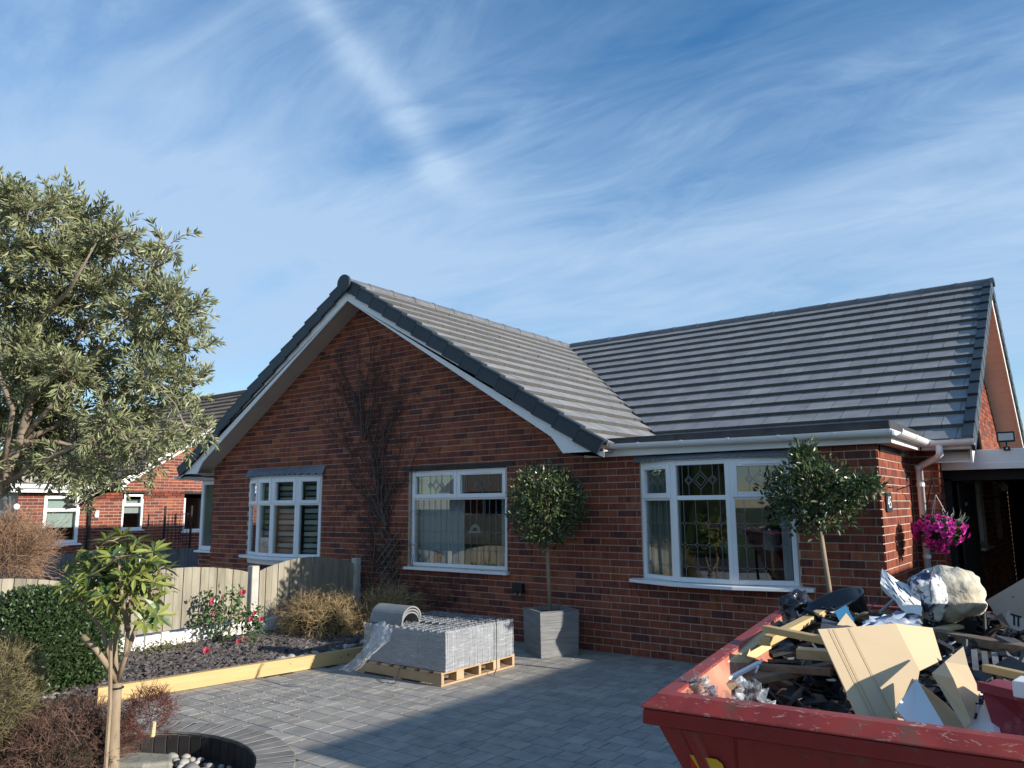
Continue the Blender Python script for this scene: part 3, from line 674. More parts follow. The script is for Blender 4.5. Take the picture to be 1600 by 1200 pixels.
# side window with white frame; kitchen extension bay on the left side
window_unit(house, [(XS-.03, 4.36), (XS-.03, 5.24)], .98, 1.84, [[(0, .86, 'fixed')]], sill=(.1, .04, .05), name='side_window')
bay = M(); bay.box(-12.62, -11.92, .22, 2.2, -.2, .80); bb = obj('bay_base', bay, M_MORTAR, house)
jb = lay(bb, (0, .22, 0), (1, 0, 0), (0, -1, 0), [(-12.62, 0), (-11.93, 0), (-11.93, .80), (-12.62, .80)], [], MB_, cand=False); obj('brick_courses', jb, MB_, bb, kind='stuff')
window_unit(house, [(-12.62, .21), (-11.93, .21)], .84, 2.03, [[(0, 1.19, 'fixed')]], sill=(.06, .04, .05), name='bay_window', fw=.07)
obj('bay_side', M().box(-12.62, -12.57, .29, 2.2, .80, 2.03), M_UPVC, house)
obj('bay_roof', M().box(-12.72, -11.91, .10, 2.25, 2.035, 2.075), M_UPVC, house)
obj('bay_back', M().box(-12.56, -11.93, 1.0, 1.05, .80, 2.03), M_ROLLER, house)
# rooms behind the glass
def room(x0, x1, y1, z0, z1, name='room'):
    m = M(); y0 = .252
    for a in ((x0, x1, y1, y1+.05, z0, z1), (x0-.05, x0, y0, y1, z0, z1), (x1, x1+.05, y0, y1, z0, z1), (x0, x1, y0, y1, z1, z1+.05)): m.box(*a)
    o = obj(name, m, M_PLASTER, house); obj('floor', M().box(x0, x1, y0, y1, z0-.05, z0), M_CARPET, o); return o
room(-11.6, -8.6, 3.2, .15, 2.3); room(-8.5, -5.0, 3.8, .15, 2.3); room(-4.9, -1.8, 4.6, .15, 2.18)
# blind: alternating strips behind the left bow
me_ = {}
for A, B in zip(LB, LB[1:]):
    T, L = winT((A[0], A[1]+.12), (B[0], B[1]+.12), .88)
    for i in range(13):
        m = M(); m.box(.03, L-.03, i*.085, i*.085+.06, -.006, 0, T); obj('blind_slat', m, M_BLINDL if i % 2 else M_BLINDD, wl)
# curtains: pleated strips
def curtain(x0, x1, y, z0, z1, parent, amp=.018, pitch_=.055, mt=None):
    m = M(); n = int((x1-x0)/.014); vs = []; fs = []
    for i in range(n+1):
        x = x0+(x1-x0)*i/n; yy = y+amp*math.sin(x/pitch_*2*math.pi)+.006*math.sin(x*37)
        vs += [(x, yy, z0), (x, yy, z1)]
    fs = [(2*i, 2*i+2, 2*i+3, 2*i+1) for i in range(n)]; m.add(vs, fs); return obj('curtain', m, mt or M_CURTAIN, parent, smooth=True)
curtain(-7.28, -6.50, .20, .80, 2.0, wm); curtain(-5.90, -5.70, .20, .80, 2.0, wm, .02, .07)
M_VOILE = mat('striped_voile', [(.30, .33, .27), (.44, .47, .40)], scale=4, stretch=(9, 1, .3), rough=.9, bump=0, trans=.2)
curtain(-3.84, -3.46, .06, .82, 1.95, wrt, .02, .06, M_VOILE)
curtain(-2.42, -2.30, .06, .82, 1.95, wrt, .02, .06, M_CURTAIN)
# ------------------------------------------------------------ ground
M_TARMAC = mat('tarmac', [(.045, .045, .048), (.065, .064, .064)], scale=3, rough=.9, bump=.6, bscale=150, bdist=.005)
M_GRASS = mat('lawn', [(.035, .065, .018), (.06, .09, .03)], scale=4, rough=.9, bump=.8, bscale=160, bdist=.02)
M_SUB = mat('joint_sand', [(.045, .043, .04), (.08, .075, .068)], scale=9, rough=.95, bump=.6, bscale=120, dirt=((.05, .075, .03), 1.6, .62, .2))
M_SETT = mat('block_paving', [(.72, .72, .72), (1.18, 1.16, 1.12)], scale=5.5, rough=.82, bump=.5, bscale=110, bdist=.003, spec=.25,
             pal=[(.34, .325, .295), (.38, .36, .325), (.315, .30, .28), (.355, .338, .305), (.345, .32, .282), (.325, .31, .288), (.395, .372, .335)], dirt=((.30, .29, .27), 1.1, .56, .28))
M_EDGE = mat('edging_brick', [(.19, .18, .165), (.29, .275, .25)], scale=7, rough=.85, bump=.4, bscale=90, rnd=.2, bdist=.003)
M_DKBRICK = mat('dark_brick', [(.028, .026, .028), (.05, .046, .045)], scale=7, rough=.75, bump=.5, bscale=60, rnd=.3, bdist=.004)
M_SOIL = mat('soil', [(.035, .028, .022), (.06, .048, .038)], scale=9, rough=.95, bump=.9, bscale=60, bdist=.02)
g = M(); n = 12
def ring_patch(): pass
# one big ground sheet with a hole for the drive and beds is not needed: it lies below them
obj('ground', M().add([(-400, -400, -.24), (400, -400, -.24), (400, 400, -.24), (-400, 400, -.24)], [(0, 1, 2, 3)]), M_GRASS, kind='structure')
BC = Vector((-4.85, -5.15, 0)); BR = .95; RO = 1.17         # the round bed
bed_poly = [(-6.62, -4.30), (-6.16, -1.60), (-6.05, -.02), (-8.25, -.02), (-8.25, -7.5), (-7.3, -7.5), (-7.05, -5.6), (-6.85, -4.75)]
def inside_poly(x, y, P):
    c = False; n = len(P)
    for i in range(n):
        x1, y1 = P[i]; x2, y2 = P[(i+1) % n]
        if (y1 > y) != (y2 > y) and x < (x2-x1)*(y-y1)/(y2-y1)+x1: c = not c
    return c
# drive: sub base with a round hole, blocks in courses on it
dm = M(); N = 64; ring = [(BC.x+math.cos(2*math.pi*i/N)*BR, BC.y+math.sin(2*math.pi*i/N)*BR) for i in range(N)]
outer = []
for i in range(N):
    a = 2*math.pi*i/N; dx, dy = math.cos(a), math.sin(a); t = 1e9
    if dx > 1e-6: t = min(t, (3.2-BC.x)/dx)
    if dx < -1e-6: t = min(t, (-8.25-BC.x)/dx)
    if dy > 1e-6: t = min(t, (1.5-BC.y)/dy)
    if dy < -1e-6: t = min(t, (-8.6-BC.y)/dy)
    outer.append((BC.x+dx*t, BC.y+dy*t))
cn = [(3.2, 1.5), (-8.25, 1.5), (-8.25, -8.6), (3.2, -8.6)]
vs = [(*p, -.0022) for p in ring]+[(*p, -.0022) for p in outer]+[(*p, -.0022) for p in cn]+[(*p, -.23) for p in ring]
fs = [(i, N+i, N+(i+1) % N, (i+1) % N) for i in range(N)]
for k, c in enumerate(cn):
    for i in range(N):
        a, b = outer[i], outer[(i+1) % N]
        if abs(a[0]-b[0]) > 1e-4 and abs(a[1]-b[1]) > 1e-4:
            if (abs(a[0]-c[0]) < 1e-3 or abs(b[0]-c[0]) < 1e-3) and (abs(a[1]-c[1]) < 1e-3 or abs(b[1]-c[1]) < 1e-3): fs.append((N+i, 2*N+k, N+(i+1) % N))
dm.add(vs, fs); drive = obj('driveway', dm, M_SUB, kind='structure')
blocks = []
y = -8.5; row = 0
while y < 1.45:
    h = .16; x = -8.2+random.uniform(0, .1)
    while x < 3.1:
        w = random.choice([.12, .16, .16, .24, .24]); cx, cy = x+w/2, y+h/2
        d = math.hypot(cx-BC.x, cy-BC.y)
        if d > RO-.06 and not inside_poly(cx, cy, bed_poly) and not (cy > -.02 and cx < -1.5): blocks.append((cx, cy, w, h))
        x += w
    y += h; row += 1
def block_mesh(w, h, z0=-.05, c=.0006, gp=.0034):
    a, b = w/2-gp, h/2-gp; m = M()
    P = lambda a, b, z: [(-a, -b, z), (a, -b, z), (a, b, z), (-a, b, z)]
    m.add(P(a, b, z0)+P(a, b, -c)+P(a-c, b-c, 0), [(4+i, 4+(i+1) % 4, 8+(i+1) % 4, 8+i) for i in range(4)]+[(i, (i+1) % 4, 4+(i+1) % 4, 4+i) for i in range(4)]+[(8, 9, 10, 11)]); return m
sc = []
for b in blocks:
    x, yy, z = proj((b[0], b[1], 0)); vis = 0 < x < 1600 and 0 < yy < 1200
    hid = (b[0] > -1.1 and b[1] > -6.2) 
    sc.append((0 if vis and not hid else 1, z, b))
sc.sort(key=lambda t: (t[0], t[1])); bm_ = {}
rest = M(); tmpl = {}
for i, (nv, z, (cx, cy, w, h)) in enumerate(sc):
    dz = random.uniform(-.0006, .0006); rz = random.uniform(-.01, .01)
    if (w, h) not in bm_:
        mm = block_mesh(w, h); bm_[(w, h)] = make_mesh('paving_block', mm, M_SETT); tmpl[(w, h)] = (mm.v, mm.f, [], [])
    if i < 300 and nv == 0: put('paving_block', bm_[(w, h)], drive, Matrix.Translation((cx, cy, dz)) @ Euler((random.uniform(-.0016, .0016), random.uniform(-.0016, .0016), rz)).to_matrix().to_4x4())
    elif nv == 0 or math.hypot(cx, cy+5) < 7.5: tmpl[(w, h)][2].append((cx, cy, dz)); tmpl[(w, h)][3].append(np.array(Euler((random.uniform(-.0016, .0016), random.uniform(-.0016, .0016), rz)).to_matrix()))
for k, (v, f, ps, rs) in tmpl.items():
    if ps: rest.inst(v, f, ps, rs, np.ones(len(ps)))
obj('paving_courses', rest, M_SETT, drive, kind='stuff')
# round bed: soil floor, dark brick lining, ring of edging bricks
bed = obj('round_bed', M().add([(BC.x, BC.y, -.15)]+[(BC.x+math.cos(2*math.pi*i/48)*.98, BC.y+math.sin(2*math.pi*i/48)*.98, -.15) for i in range(48)], [(0, 1+i, 1+(i+1) % 48) for i in range(48)]), M_SOIL, kind='structure')
nb = 56; lin = M(); lin.box(-.043, .043, -.045, 0, -.2, .0); lme = make_mesh('lining_brick', lin, M_DKBRICK)
nb = 66
for i in range(nb):
    a = 2*math.pi*i/nb; R = Matrix.Rotation(a-math.pi/2, 4, 'Z'); R.translation = (BC.x+math.cos(a)*(BR+.045), BC.y+math.sin(a)*(BR+.045), -.012+random.uniform(-.003, .002))
    o = put('lining_brick', lme, bed, R); b = o.modifiers.new('b', 'BEVEL'); b.width = .004; b.segments = 1
ed = block_mesh(.098, RO-BR+.02, -.04, .002, .004); eme = make_mesh('edging_brick', ed, M_EDGE); ne = 64
for i in range(ne):
    a = 2*math.pi*(i+.5)/ne; rr = (BR+RO)/2+.012; R = Matrix.Rotation(a-math.pi/2, 4, 'Z'); R.translation = (BC.x+math.cos(a)*rr, BC.y+math.sin(a)*rr, .012+random.uniform(-.002, .002)); put('edging_brick', eme, bed, R)
rm = M(); N_r = 96; vs = []
for i in range(N_r):
    a = 2*math.pi*i/N_r; vs += [(BC.x+math.cos(a)*(BR+.004), BC.y+math.sin(a)*(BR+.004), .0085), (BC.x+math.cos(a)*(RO+.015), BC.y+math.sin(a)*(RO+.015), .0085)]
rm.add(vs, [(2*i, 2*i+1, (2*i+3) % (2*N_r), (2*i+2) % (2*N_r)) for i in range(N_r)]); obj('joint_mortar', rm, M_SUB, bed)
# slate bed
sl = M(); vs = [(x, y, .055) for x, y in bed_poly]+[(x, y, -.2) for x, y in bed_poly]; n = len(vs)//2
sl.add(vs, [tuple(range(n))]+[(i, i+n, (i+1) % n+n, (i+1) % n) for i in range(n)]); slate_bed = obj('slate_bed', sl, M_SOIL, kind='structure')
M_SLATE = mat('slate_chip', [(.075, .064, .060), (.12, .105, .10)], scale=9, rough=.6, bump=.3, bscale=60, rnd=.4, spec=.4)
cv = []; ang = [0, 1.1, 2.3, 3.3, 4.6]
for z in (-.5, .5): cv += [(math.cos(a)*(.5 if i % 2 else .62), math.sin(a)*.42, z*.22) for i, a in enumerate(ang)]
cf = [(4, 3, 2, 1, 0), (5, 6, 7, 8, 9)]+[(i, (i+1) % 5, 5+(i+1) % 5, 5+i) for i in range(5)]
def euler_mats(n, tilt):
    return np.array([np.array(Euler((random.gauss(0, tilt), random.gauss(0, tilt), random.uniform(0, 6.28))).to_matrix()) for _ in range(n)])
pos = []
while len(pos) < 12000:
    x, y = random.uniform(-8.25, -6.0), random.uniform(-6.4, 0)
    if inside_poly(x, y, bed_poly): pos.append((x, y, .062+random.uniform(0, .022)))
chips = M().inst(cv, cf, pos, euler_mats(len(pos), .35), np.random.uniform(.030, .072, len(pos)))
obj('slate_chips', chips, M_SLATE, slate_bed, kind='stuff')
fl = []
for _ in range(520):
    a = random.gauss(0, 1); x = random.gauss(-5.5, .45); y = random.gauss(-3.3, .6)
    if inside_poly(x, y, bed_poly) or math.hypot(x-BC.x, y-BC.y) < 1.2: continue
    fl.append((x, y, .0045))
for _ in range(160): fl.append((random.uniform(-5.5, -1.2), random.uniform(-4, -.3), .0045))
fm = M().inst([(x, y*.8, z*.5) for x, y, z in cv], cf, fl, euler_mats(len(fl), .15), np.random.uniform(.005, .016, len(fl))**1.0); obj('white_flecks', fm, mat('pale_fleck', [(.45, .43, .38), (.62, .60, .55)], rough=.9, bump=0), drive, kind='stuff')
# street and pavement behind the camera
obj('pavement', M().box(-40, 40, -10.6, -8.6, -.2, -.01), M_CONC, kind='structure'); obj('kerb', M().box(-40, 40, -10.75, -10.6, -.22, -.01), M_CONC, kind='structure')
obj('road', M().add([(-60, -17, -.13), (60, -17, -.13), (60, -10.75, -.13), (-60, -10.75, -.13)], [(0, 1, 2, 3)]), M_TARMAC, kind='structure')
# ------------------------------------------------------------ fences
M_BOARD = mat('weathered_board', [(.21, .19, .145), (.37, .335, .26)], scale=5, stretch=(2.5, 2.5, .35), rough=.9, bump=.5, bscale=24, rnd=.12, bdist=.004, spec=.15, dirt=((.24, .25, .18), 2.2, .60, .3))
M_DBOARD = mat('grey_board', [(.10, .10, .10), (.17, .165, .16)], scale=5, stretch=(2.5, 2.5, .35), rough=.9, bump=.4, bscale=24, rnd=.15)
M_WHITEWALL = mat('white_painted_stone', [(.60, .58, .54), (.78, .76, .71)], scale=9, rough=.9, bump=1., bscale=16, bdist=.02, dirt=((.34, .32, .27), 6., .60, .2))
FX = -8.25
def fence_panel(y0, y1, zs, zm, label):
    t = thing('arched_fence', label, 'fence', (FX, (y0+y1)/2, .2), 'arched fence panels beside the slate bed')
    n = 17; w = (y1-y0)/n
    for i in range(n):
        a, b = y0+i*w+.003, y0+(i+1)*w-.004; tt = lambda y: (y-y0)/(y1-y0); top = lambda y: zs+(zm-zs)*math.sin(math.pi*min(1, max(0, tt(y))))**.8
        off = .006 if i % 2 else 0.; m = M()
        ys = [a, (a+b)/2, b]; P = [(a, .24), (b, .24)]+[(y, top(min(y, y1))+random.uniform(-.002, .002)) for y in ys[::-1]]
        m.prism(P, lambda u, v, h: Vector((FX+h, u, v)), .006+off, .018+off); obj('board', m, M_BOARD, t)
    for z in (.34, .66): obj('rail', M().box(FX-.035, FX+.004, y0, y1, z, z+.05), M_BOARD, t)
    return t
fence_panel(-1.62, -.12, .79, .92, 'arched weathered fence panel nearest the house, mostly in shade, behind the dry twiggy bush')
fence_panel(-3.55, -1.78, .79, .90, 'arched weathered fence panel behind the flowering camellia, in full sun')
fence_panel(-5.45, -3.70, .80, .92, 'arched weathered fence panel behind the clipped green dome bush, at the left edge')
for y, lb in ((-.06, 'white concrete fence post against the brick wall, at the creeper'), (-1.70, 'white concrete fence post between the sunlit and the shaded fence panels'), (-3.62, 'concrete fence post hidden behind the small rhododendron tree')):
    t = obj('fence_post', M().box(FX-.05, FX+.055, y-.05, y+.05, 0, .86), M_CONC, None, None, lb, 'post', 'concrete posts of the arched fence', bevel=.01, loc=(FX, y, 0))
wm_ = M(); k = 60
for i in range(k):
    a, b = -5.6+5.5*i/k, -5.6+5.5*(i+1)/k-.003; wm_.box(FX+.015, FX+.06+random.uniform(-.008, .012), a, b, 0, .225+random.uniform(-.012, .012))
obj('low_wall', wm_, M_WHITEWALL, None, None, 'low rough wall painted white under the arched fence', 'wall', bevel=.006, loc=(FX, -2.8, 0))
# dark fence on the far side of the next drive
t = thing('boarded_fence', 'low dark grey board fence in front of the next house', 'fence', (-15.6, 1.5, 0))
n = 40; y0, y1 = -4.2, 5.0
for i in range(n):
    a = y0+(y1-y0)*i/n; obj('board', M().box(-15.6, -15.58, a, a+(y1-y0)/n-.012, 0, .72+random.uniform(-.01, .01)), M_DBOARD, t)
obj('concrete_post', M().box(-15.57, -15.47, .28, .40, 0, .80), M_CONC, t); obj('concrete_post', M().box(-15.57, -15.47, 3.0, 3.12, 0, .80), M_CONC, t)
obj('neighbour_drive', M().box(-19, -8.3, -8.5, 9, -.2, -.03), M_CONC, kind='structure')
# ------------------------------------------------------------ bungalow next door, left
M_OLDTILE = mat('old_roof_tile', [(.17, .125, .095), (.27, .205, .155)], scale=4, rough=.9, bump=.5, bscale=60, rnd=.18, bdist=.004, dirt=((.22, .20, .15), 3., .58, .2))
nh = thing('neighbour_bungalow', 'neighbouring red brick bungalow with a mossy brown tiled roof, on the left', 'house', (-24, 2, 0))
NX = -19.0
TN = lambda u, v, h: Vector((NX+h, u, v))
NRY = 6.2; NRZ = 5.0; NW = lambda y: NRZ-.62*abs(y-NRY)
NH = [(2.0, 2.52, 1.06, 1.93), (3.6, 4.15, .98, 1.92)]
m = M(); wall_boxes(m, TN, 1.14, 11.2, -.2, 1.86, NH[:0]+NH, .25); m.prism([(1.14, 2.02), (11.2, 2.02), (11.2, 2.0), (NRY, NRZ-.14), (1.14, NW(1.14)-.1)], TN, -.25, 0)
m.box(NX-.25, NX, 1.14, 11.2, 1.935, 2.02)
nw = obj('gable_wall', m, M_MORTAR, nh)
j = lay(nw, (NX, 0, 0), (0, 1, 0), (1, 0, 0), [(1.13, 0), (11.2, 0), (11.2, NW(11.2)-.1), (NRY, NRZ-.12), (1.13, NW(1.13)-.1)], NH, M_BRN, cand=False); obj('brick_courses', j, M_BRN, nw, kind='stuff')
NH2 = [(.22, 1.0, .79, 1.86)]
m = M(); wall_boxes(m, TN, -.30, 1.13, -.2, 1.92, NH2, .25); nf = obj('porch_wall', m, M_MORTAR, nh)
j = lay(nf, (NX+.002, 0, 0), (0, 1, 0), (1, 0, 0), [(-.31, 0), (1.12, 0), (1.12, 1.92), (-.31, 1.92)], NH2, M_BRN, cand=False); obj('brick_courses', j, M_BRN, nf, kind='stuff')
m = M(); m.box(-33, NX-.25, -.30, -.05, -.2, 1.92); nff = obj('front_wall', m, M_MORTAR, nh)
w = window_unit(nh, [(NX+.03, .22), (NX+.03, 1.0)], .79, 1.86, [[(0, .75, 'fixed'), (.75, 1.07, 'fixed')]], sill=(.09, .05, .06), name='window', fw=.07); obj('roller_blind', M().box(NX-.12, NX-.11, .25, .98, 1.14, 1.84), M_ROLLER, w)
w = window_unit(nh, [(NX+.0, 2.0), (NX+.0, 2.52)], 1.06, 1.93, [[(0, .58, 'fixed'), (.58, .87, 'sash')]], sill=(.06, .04, .04), name='window'); obj('roller_blind', M().box(NX-.12, NX-.11, 2.03, 2.5, 1.45, 1.9), M_BLINDL, w)
window_unit(nh, [(NX+.0, 3.6), (NX+.0, 4.15)], .98, 1.92, [[(0, .94, 'fixed')]], sill=(.06, .05, .04), name='window')
room_ = M(); room_.box(NX-3, NX-2.9, -.2, 5, -.1, 2.4); room_.box(NX-3, NX-.26, 5, 5.1, -.1, 2.4); obj('room', room_, M_PLASTER, nh)
m = M(); window_unit(nh, [(-20.9, -.32), (-19.35, -.32)], .5, 1.86, [[(0, 1.0, 'fixed'), (1.0, 1.36, 'fixed')]], sill=(.05, .04, .04), name='front_window', fw=.07)
obj('window_back', M().box(-20.9, -19.35, -.24, -.235, .5, 1.86), M_DARK, nh)
obj('fascia', M().box(NX+.20, NX+.24, -.55, 1.45, 1.93, 2.06), M_FASCIA, nh); obj('soffit', M().box(NX-.02, NX+.20, -.55, 1.45, 1.93, 1.95), M_FASCIA, nh)
obj('gutter', M().tube([(NX+.28, -.6, 2.06), (NX+.28, 1.5, 2.06)], .055, 8), M_UPVC, nh); obj('front_gutter', M().tube([(-33, -.62, 2.0), (NX+.3, -.62, 2.06)], .06, 8), M_BLACK, nh)
obj('porch_roof', M().box(-33, NX+.26, -.6, 1.6, 2.08, 2.14), M_FELT, nh)
obj('downpipe', M().tube([(NX+.06, 1.22, 2.1), (NX+.06, 1.22, 0)], .04, 8), M_BLACK, nh)
nr = obj('roof', deck([(-33, 1.0, NW(1.0)-.03), (NX+.22, 1.0, NW(1.0)-.03), (NX+.22, NRY, NRZ-.03), (-33, NRY, NRZ-.03)]), M_OLDTILE, nh)
j = tile_slope(nr, (0, NRY, NRZ), (1, 0, 0), None, (0, -CT, -ST), (NRY-.75)/CT, [(-1, 0, NX+.30), (1, 0, 33)], M_OLDTILE, umin=-33, umax=NX+.4, w=.33); obj('tile_courses', j, M_OLDTILE, nr, kind='stuff')
j = tile_slope(nr, (0, NRY, NRZ), (1, 0, 0), None, (0, CT, -ST), (NRY-.9)/CT, [(-1, 0, NX+.30), (1, 0, 33)], M_OLDTILE, umin=-33, umax=NX+.4, w=.33); obj('tile_courses', j, M_OLDTILE, nr, kind='stuff')
obj('ridge', M().tube([(-33, NRY, NRZ+.02), (NX+.3, NRY, NRZ+.02)], .10, 8), M_OLDTILE, nr)
slab(nr, 'barge_board', [(NX+.24, .80, NW(.80)-.02), (NX+.24, NRY, NRZ-.06), (NX+.24, NRY, NRZ-.24), (NX+.24, .80+1.2, NW(2.0)-.22), (NX+.24, 1.9, 2.02), (NX+.24, .80, 2.02)], (-.02, 0, 0), M_FASCIA)
slab(nr, 'soffit', [(NX, 1.6, NW(1.6)-.16), (NX+.22, 1.6, NW(1.6)-.16), (NX+.22, NRY, NRZ-.16), (NX, NRY, NRZ-.16)], (0, 0, .01), M_FASCIA)
obj('lintel', M().box(NX+.001, NX+.02, 1.9, 2.65, 1.94, 1.985), M_BLACK, nh); obj('lintel', M().box(NX+.001, NX+.02, 3.5, 4.3, 1.93, 1.975), M_BLACK, nh)
obj('doorbell_box', M().box(NX+.001, NX+.04, 1.36, 1.44, 1.36, 1.52), M_UPVC, nh, bevel=.004)
obj('alarm_box', M().lathe([(0.001, .04), (.06, .035), (.07, 0)], (NX+.01, -.33, 1.62), 12, Matrix.Rotation(math.pi/2, 3, 'Y')), M_UPVC, nh)
# iron side gate by next door's wall
t = thing('iron_gate', 'black wrought iron side gate with scrolls against the shaded wall next door', 'gate', (-18.4, 3.0, 0))
for y in (2.75, 3.45): obj('gate_post', M().box(-18.42, -18.38, y, y+.04, 0, 1.62), M_BLACK, t)
for i in range(6): obj('bar', M().tube([(-18.4, 2.87+i*.1, .1), (-18.4, 2.87+i*.1, 1.45)], .007, 5), M_BLACK, t)
for z in (.12, 1.1, 1.42): obj('rail', M().tube([(-18.4, 2.78, z), (-18.4, 3.46, z)], .008, 5), M_BLACK, t)
# garage next door to the right: its shadow lies across the drive
gt = thing('garage', 'flat roofed brick garage of the house next door on the right', 'garage', (5, 1.5, 0))
obj('wall', M().box(3.0, 7.0, -2.9, 6, -.2, 2.34), M_BRN, gt); obj('flat_roof', M().box(2.98, 7.02, -2.92, 6.02, 2.34, 2.46), M_FELT, gt); obj('garage_door', M().box(3.4, 6.6, -2.96, -2.92, 0, 2.05), M_UPVC, gt)
# ------------------------------------------------------------ houses over the road, mirrored in the windows; unseen hedges added to darken reflections
M_HEDGE = mat('hedge_leaf', [(.03, .05, .015), (.06, .085, .03)], scale=8, rough=.8, bump=1., bscale=40, bdist=.05)
for i, (x, lb) in enumerate(((-22, 'brick bungalow over the road, left of the pair'), (-5, 'brick bungalow over the road, right of the pair'))):
    t = thing('far_bungalow', lb, 'house', (x, -26, 0), 'bungalows over the road')
    obj('wall', M().box(x-6, x+6, -31, -24, -.2, 2.4), M_BRN, t)
    r = M(); r.add([(x-6.4, -31.5, 2.3), (x+6.4, -31.5, 2.3), (x+6.4, -23.5, 2.3), (x-6.4, -23.5, 2.3), (x-6.4, -27.5, 4.9), (x+6.4, -27.5, 4.9)], [(3, 2, 5, 4), (1, 0, 4, 5), (0, 3, 4), (2, 1, 5), (0, 1, 2, 3)]); obj('roof', r, M_OLDTILE, t)
    for dx in (-3.5, 1.5): obj('window', M().box(x+dx, x+dx+2, -23.99, -23.95, .9, 2.0), M_UPVC, t); obj('pane', M().box(x+dx+.08, x+dx+1.92, -23.95, -23.94, .98, 1.92), M_BLACK, t)
t = thing('garden_fence', 'pale board fence along the far side of the road', 'fence', (-10, -18, 0))
bb_ = M()
for i in range(60): bb_.box(-27+i*.2, -27+i*.2+.19, -18, -17.98, 0, 1.25+.1*math.sin(i*.35))
obj('board_run', bb_, M_BOARD, t, kind='stuff')
for x0, x1, h, lb in ((-70, -27, 4.2, 'unseen dark hedging added over the road to darken window reflections, left of the pale fence'), (-15, 3, 3.4, 'unseen dark hedging added over the road to darken window reflections, right of the pale fence')):
    m = M(); nx = int((x1-x0)/.5); vs = []
    for i in range(nx+1):
        x = x0+(x1-x0)*i/nx
        for (yy, zz) in ((-18, 0), (-18, h*.5), (-18.1, h), (-19.5, h), (-19.8, 0)): vs.append((x, yy+random.uniform(-.15, .15), zz+random.uniform(-.25, .25)*(zz > 0)))
    m.add(vs, [(i*5+j, (i+1)*5+j, (i+1)*5+j+1, i*5+j+1) for i in range(nx) for j in range(4)]); obj('added_hedge', m, M_HEDGE, None, None, lb, 'added_hedge', loc=((x0+x1)/2, -18.5, 0))
# ------------------------------------------------------------ carport beside the house
cp = thing('carport', 'carport with a pale beam and dark flat roof attached to the right of the bungalow', 'carport', (.5, 1.3, 0))
obj('beam', M().box(-1.262, 2.9, 1.70, 1.74, 1.925, 2.085), M_FASCIA, cp, bevel=.004); obj('beam_lip', M().box(-1.262, 2.9, 1.685, 1.699, 1.885, 1.95), M_FASCIA, cp, bevel=.004)
obj('roof_sheet', M().box(-1.255, 2.9, 1.745, 9.0, 2.03, 2.06), M_FELT, cp)
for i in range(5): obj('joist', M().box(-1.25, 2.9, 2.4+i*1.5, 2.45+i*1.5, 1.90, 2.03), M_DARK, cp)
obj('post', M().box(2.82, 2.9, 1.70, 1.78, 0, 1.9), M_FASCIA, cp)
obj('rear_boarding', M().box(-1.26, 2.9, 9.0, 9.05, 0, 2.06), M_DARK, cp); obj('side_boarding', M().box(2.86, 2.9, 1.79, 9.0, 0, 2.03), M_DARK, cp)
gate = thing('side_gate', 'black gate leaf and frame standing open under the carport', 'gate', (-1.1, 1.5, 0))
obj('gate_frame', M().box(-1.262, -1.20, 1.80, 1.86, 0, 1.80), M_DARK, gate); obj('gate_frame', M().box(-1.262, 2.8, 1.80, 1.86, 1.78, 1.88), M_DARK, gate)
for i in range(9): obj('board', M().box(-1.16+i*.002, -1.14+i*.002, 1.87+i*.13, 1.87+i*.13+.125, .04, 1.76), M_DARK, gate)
obj('latch', M().box(-1.138, -1.12, 2.2, 2.3, 1.52, 1.56), M_CAME, gate)
t = thing('flood_light', 'square black security floodlight standing on the carport beam', 'light', (-.66, 1.69, 2.085))
obj('housing', M().box(-.745, -.585, 1.69, 1.72, 2.15, 2.255), M_BLACK, t, bevel=.004); obj('lens', M().box(-.728, -.602, 1.682, 1.689, 2.167, 2.238), mat('lens', [(.55, .56, .55)], rough=.2, bump=0), t)
obj('bracket', M().box(-.672, -.658, 1.695, 1.71, 2.08, 2.15), M_BLACK, t); obj('sensor', M().box(-.695, -.635, 1.67, 1.699, 2.065, 2.105), M_BLACK, t, bevel=.005); obj('sensor_eye', M().box(-.672, -.658, 1.664, 1.6695, 2.078, 2.092), M_UPVC, t)
t = thing('globe_lamp', 'round white wall lamp in the dark under the carport', 'lamp', (-1.0, 6.0, 1.75))
s = M(); s.lathe([(.001, -.07), (.05, -.055), (.07, 0), (.05, .055), (.001, .07)], (-1.08, 6.0, 1.78), 14); obj('globe', s, M_UPVC, t, smooth=True); obj('bracket', M().tube([(-1.27, 6.0, 1.62), (-1.1, 6.0, 1.65), (-1.08, 6, 1.72)], .012, 6), M_BLACK, t)
# ------------------------------------------------------------ plants
def leaf_t(w, fold=.12, curve=.1):
    return [(0, 0, 0), (w*.42, .28, fold*w-curve*.05), (w*.5, .58, fold*w-curve*.3), (0, 1, -curve), (-w*.5, .58, fold*w-curve*.3), (-w*.42, .28, fold*w-curve*.05), (0, .3, 0), (0, .6, -curve*.35)], [(0, 1, 6), (1, 2, 7, 6), (2, 3, 7), (3, 4, 7), (4, 5, 6, 7), (5, 0, 6)]
SMALL = ([(0, 0, 0), (.5, .5, .08), (0, 1, -.05), (-.5, .5, .08)], [(0, 1, 2), (0, 2, 3)])
def small_leaf(w): return [(x*w, y, z) for x, y, z in SMALL[0]], SMALL[1]
M_OLIVE = mat('olive_leaf', [(.19, .215, .095), (.34, .36, .20)], scale=9, rough=.45, bump=0, rnd=.45, spec=.5, trans=.22)
M_OLIVEB = mat('olive_bark', [(.18, .14, .10), (.30, .24, .18)], scale=12, rough=.9, bump=.8, bscale=30, bdist=.006)
M_BAY = mat('bay_leaf', [(.045, .075, .025), (.085, .12, .045)], scale=9, rough=.32, bump=0, rnd=.45, spec=.6, trans=.12)
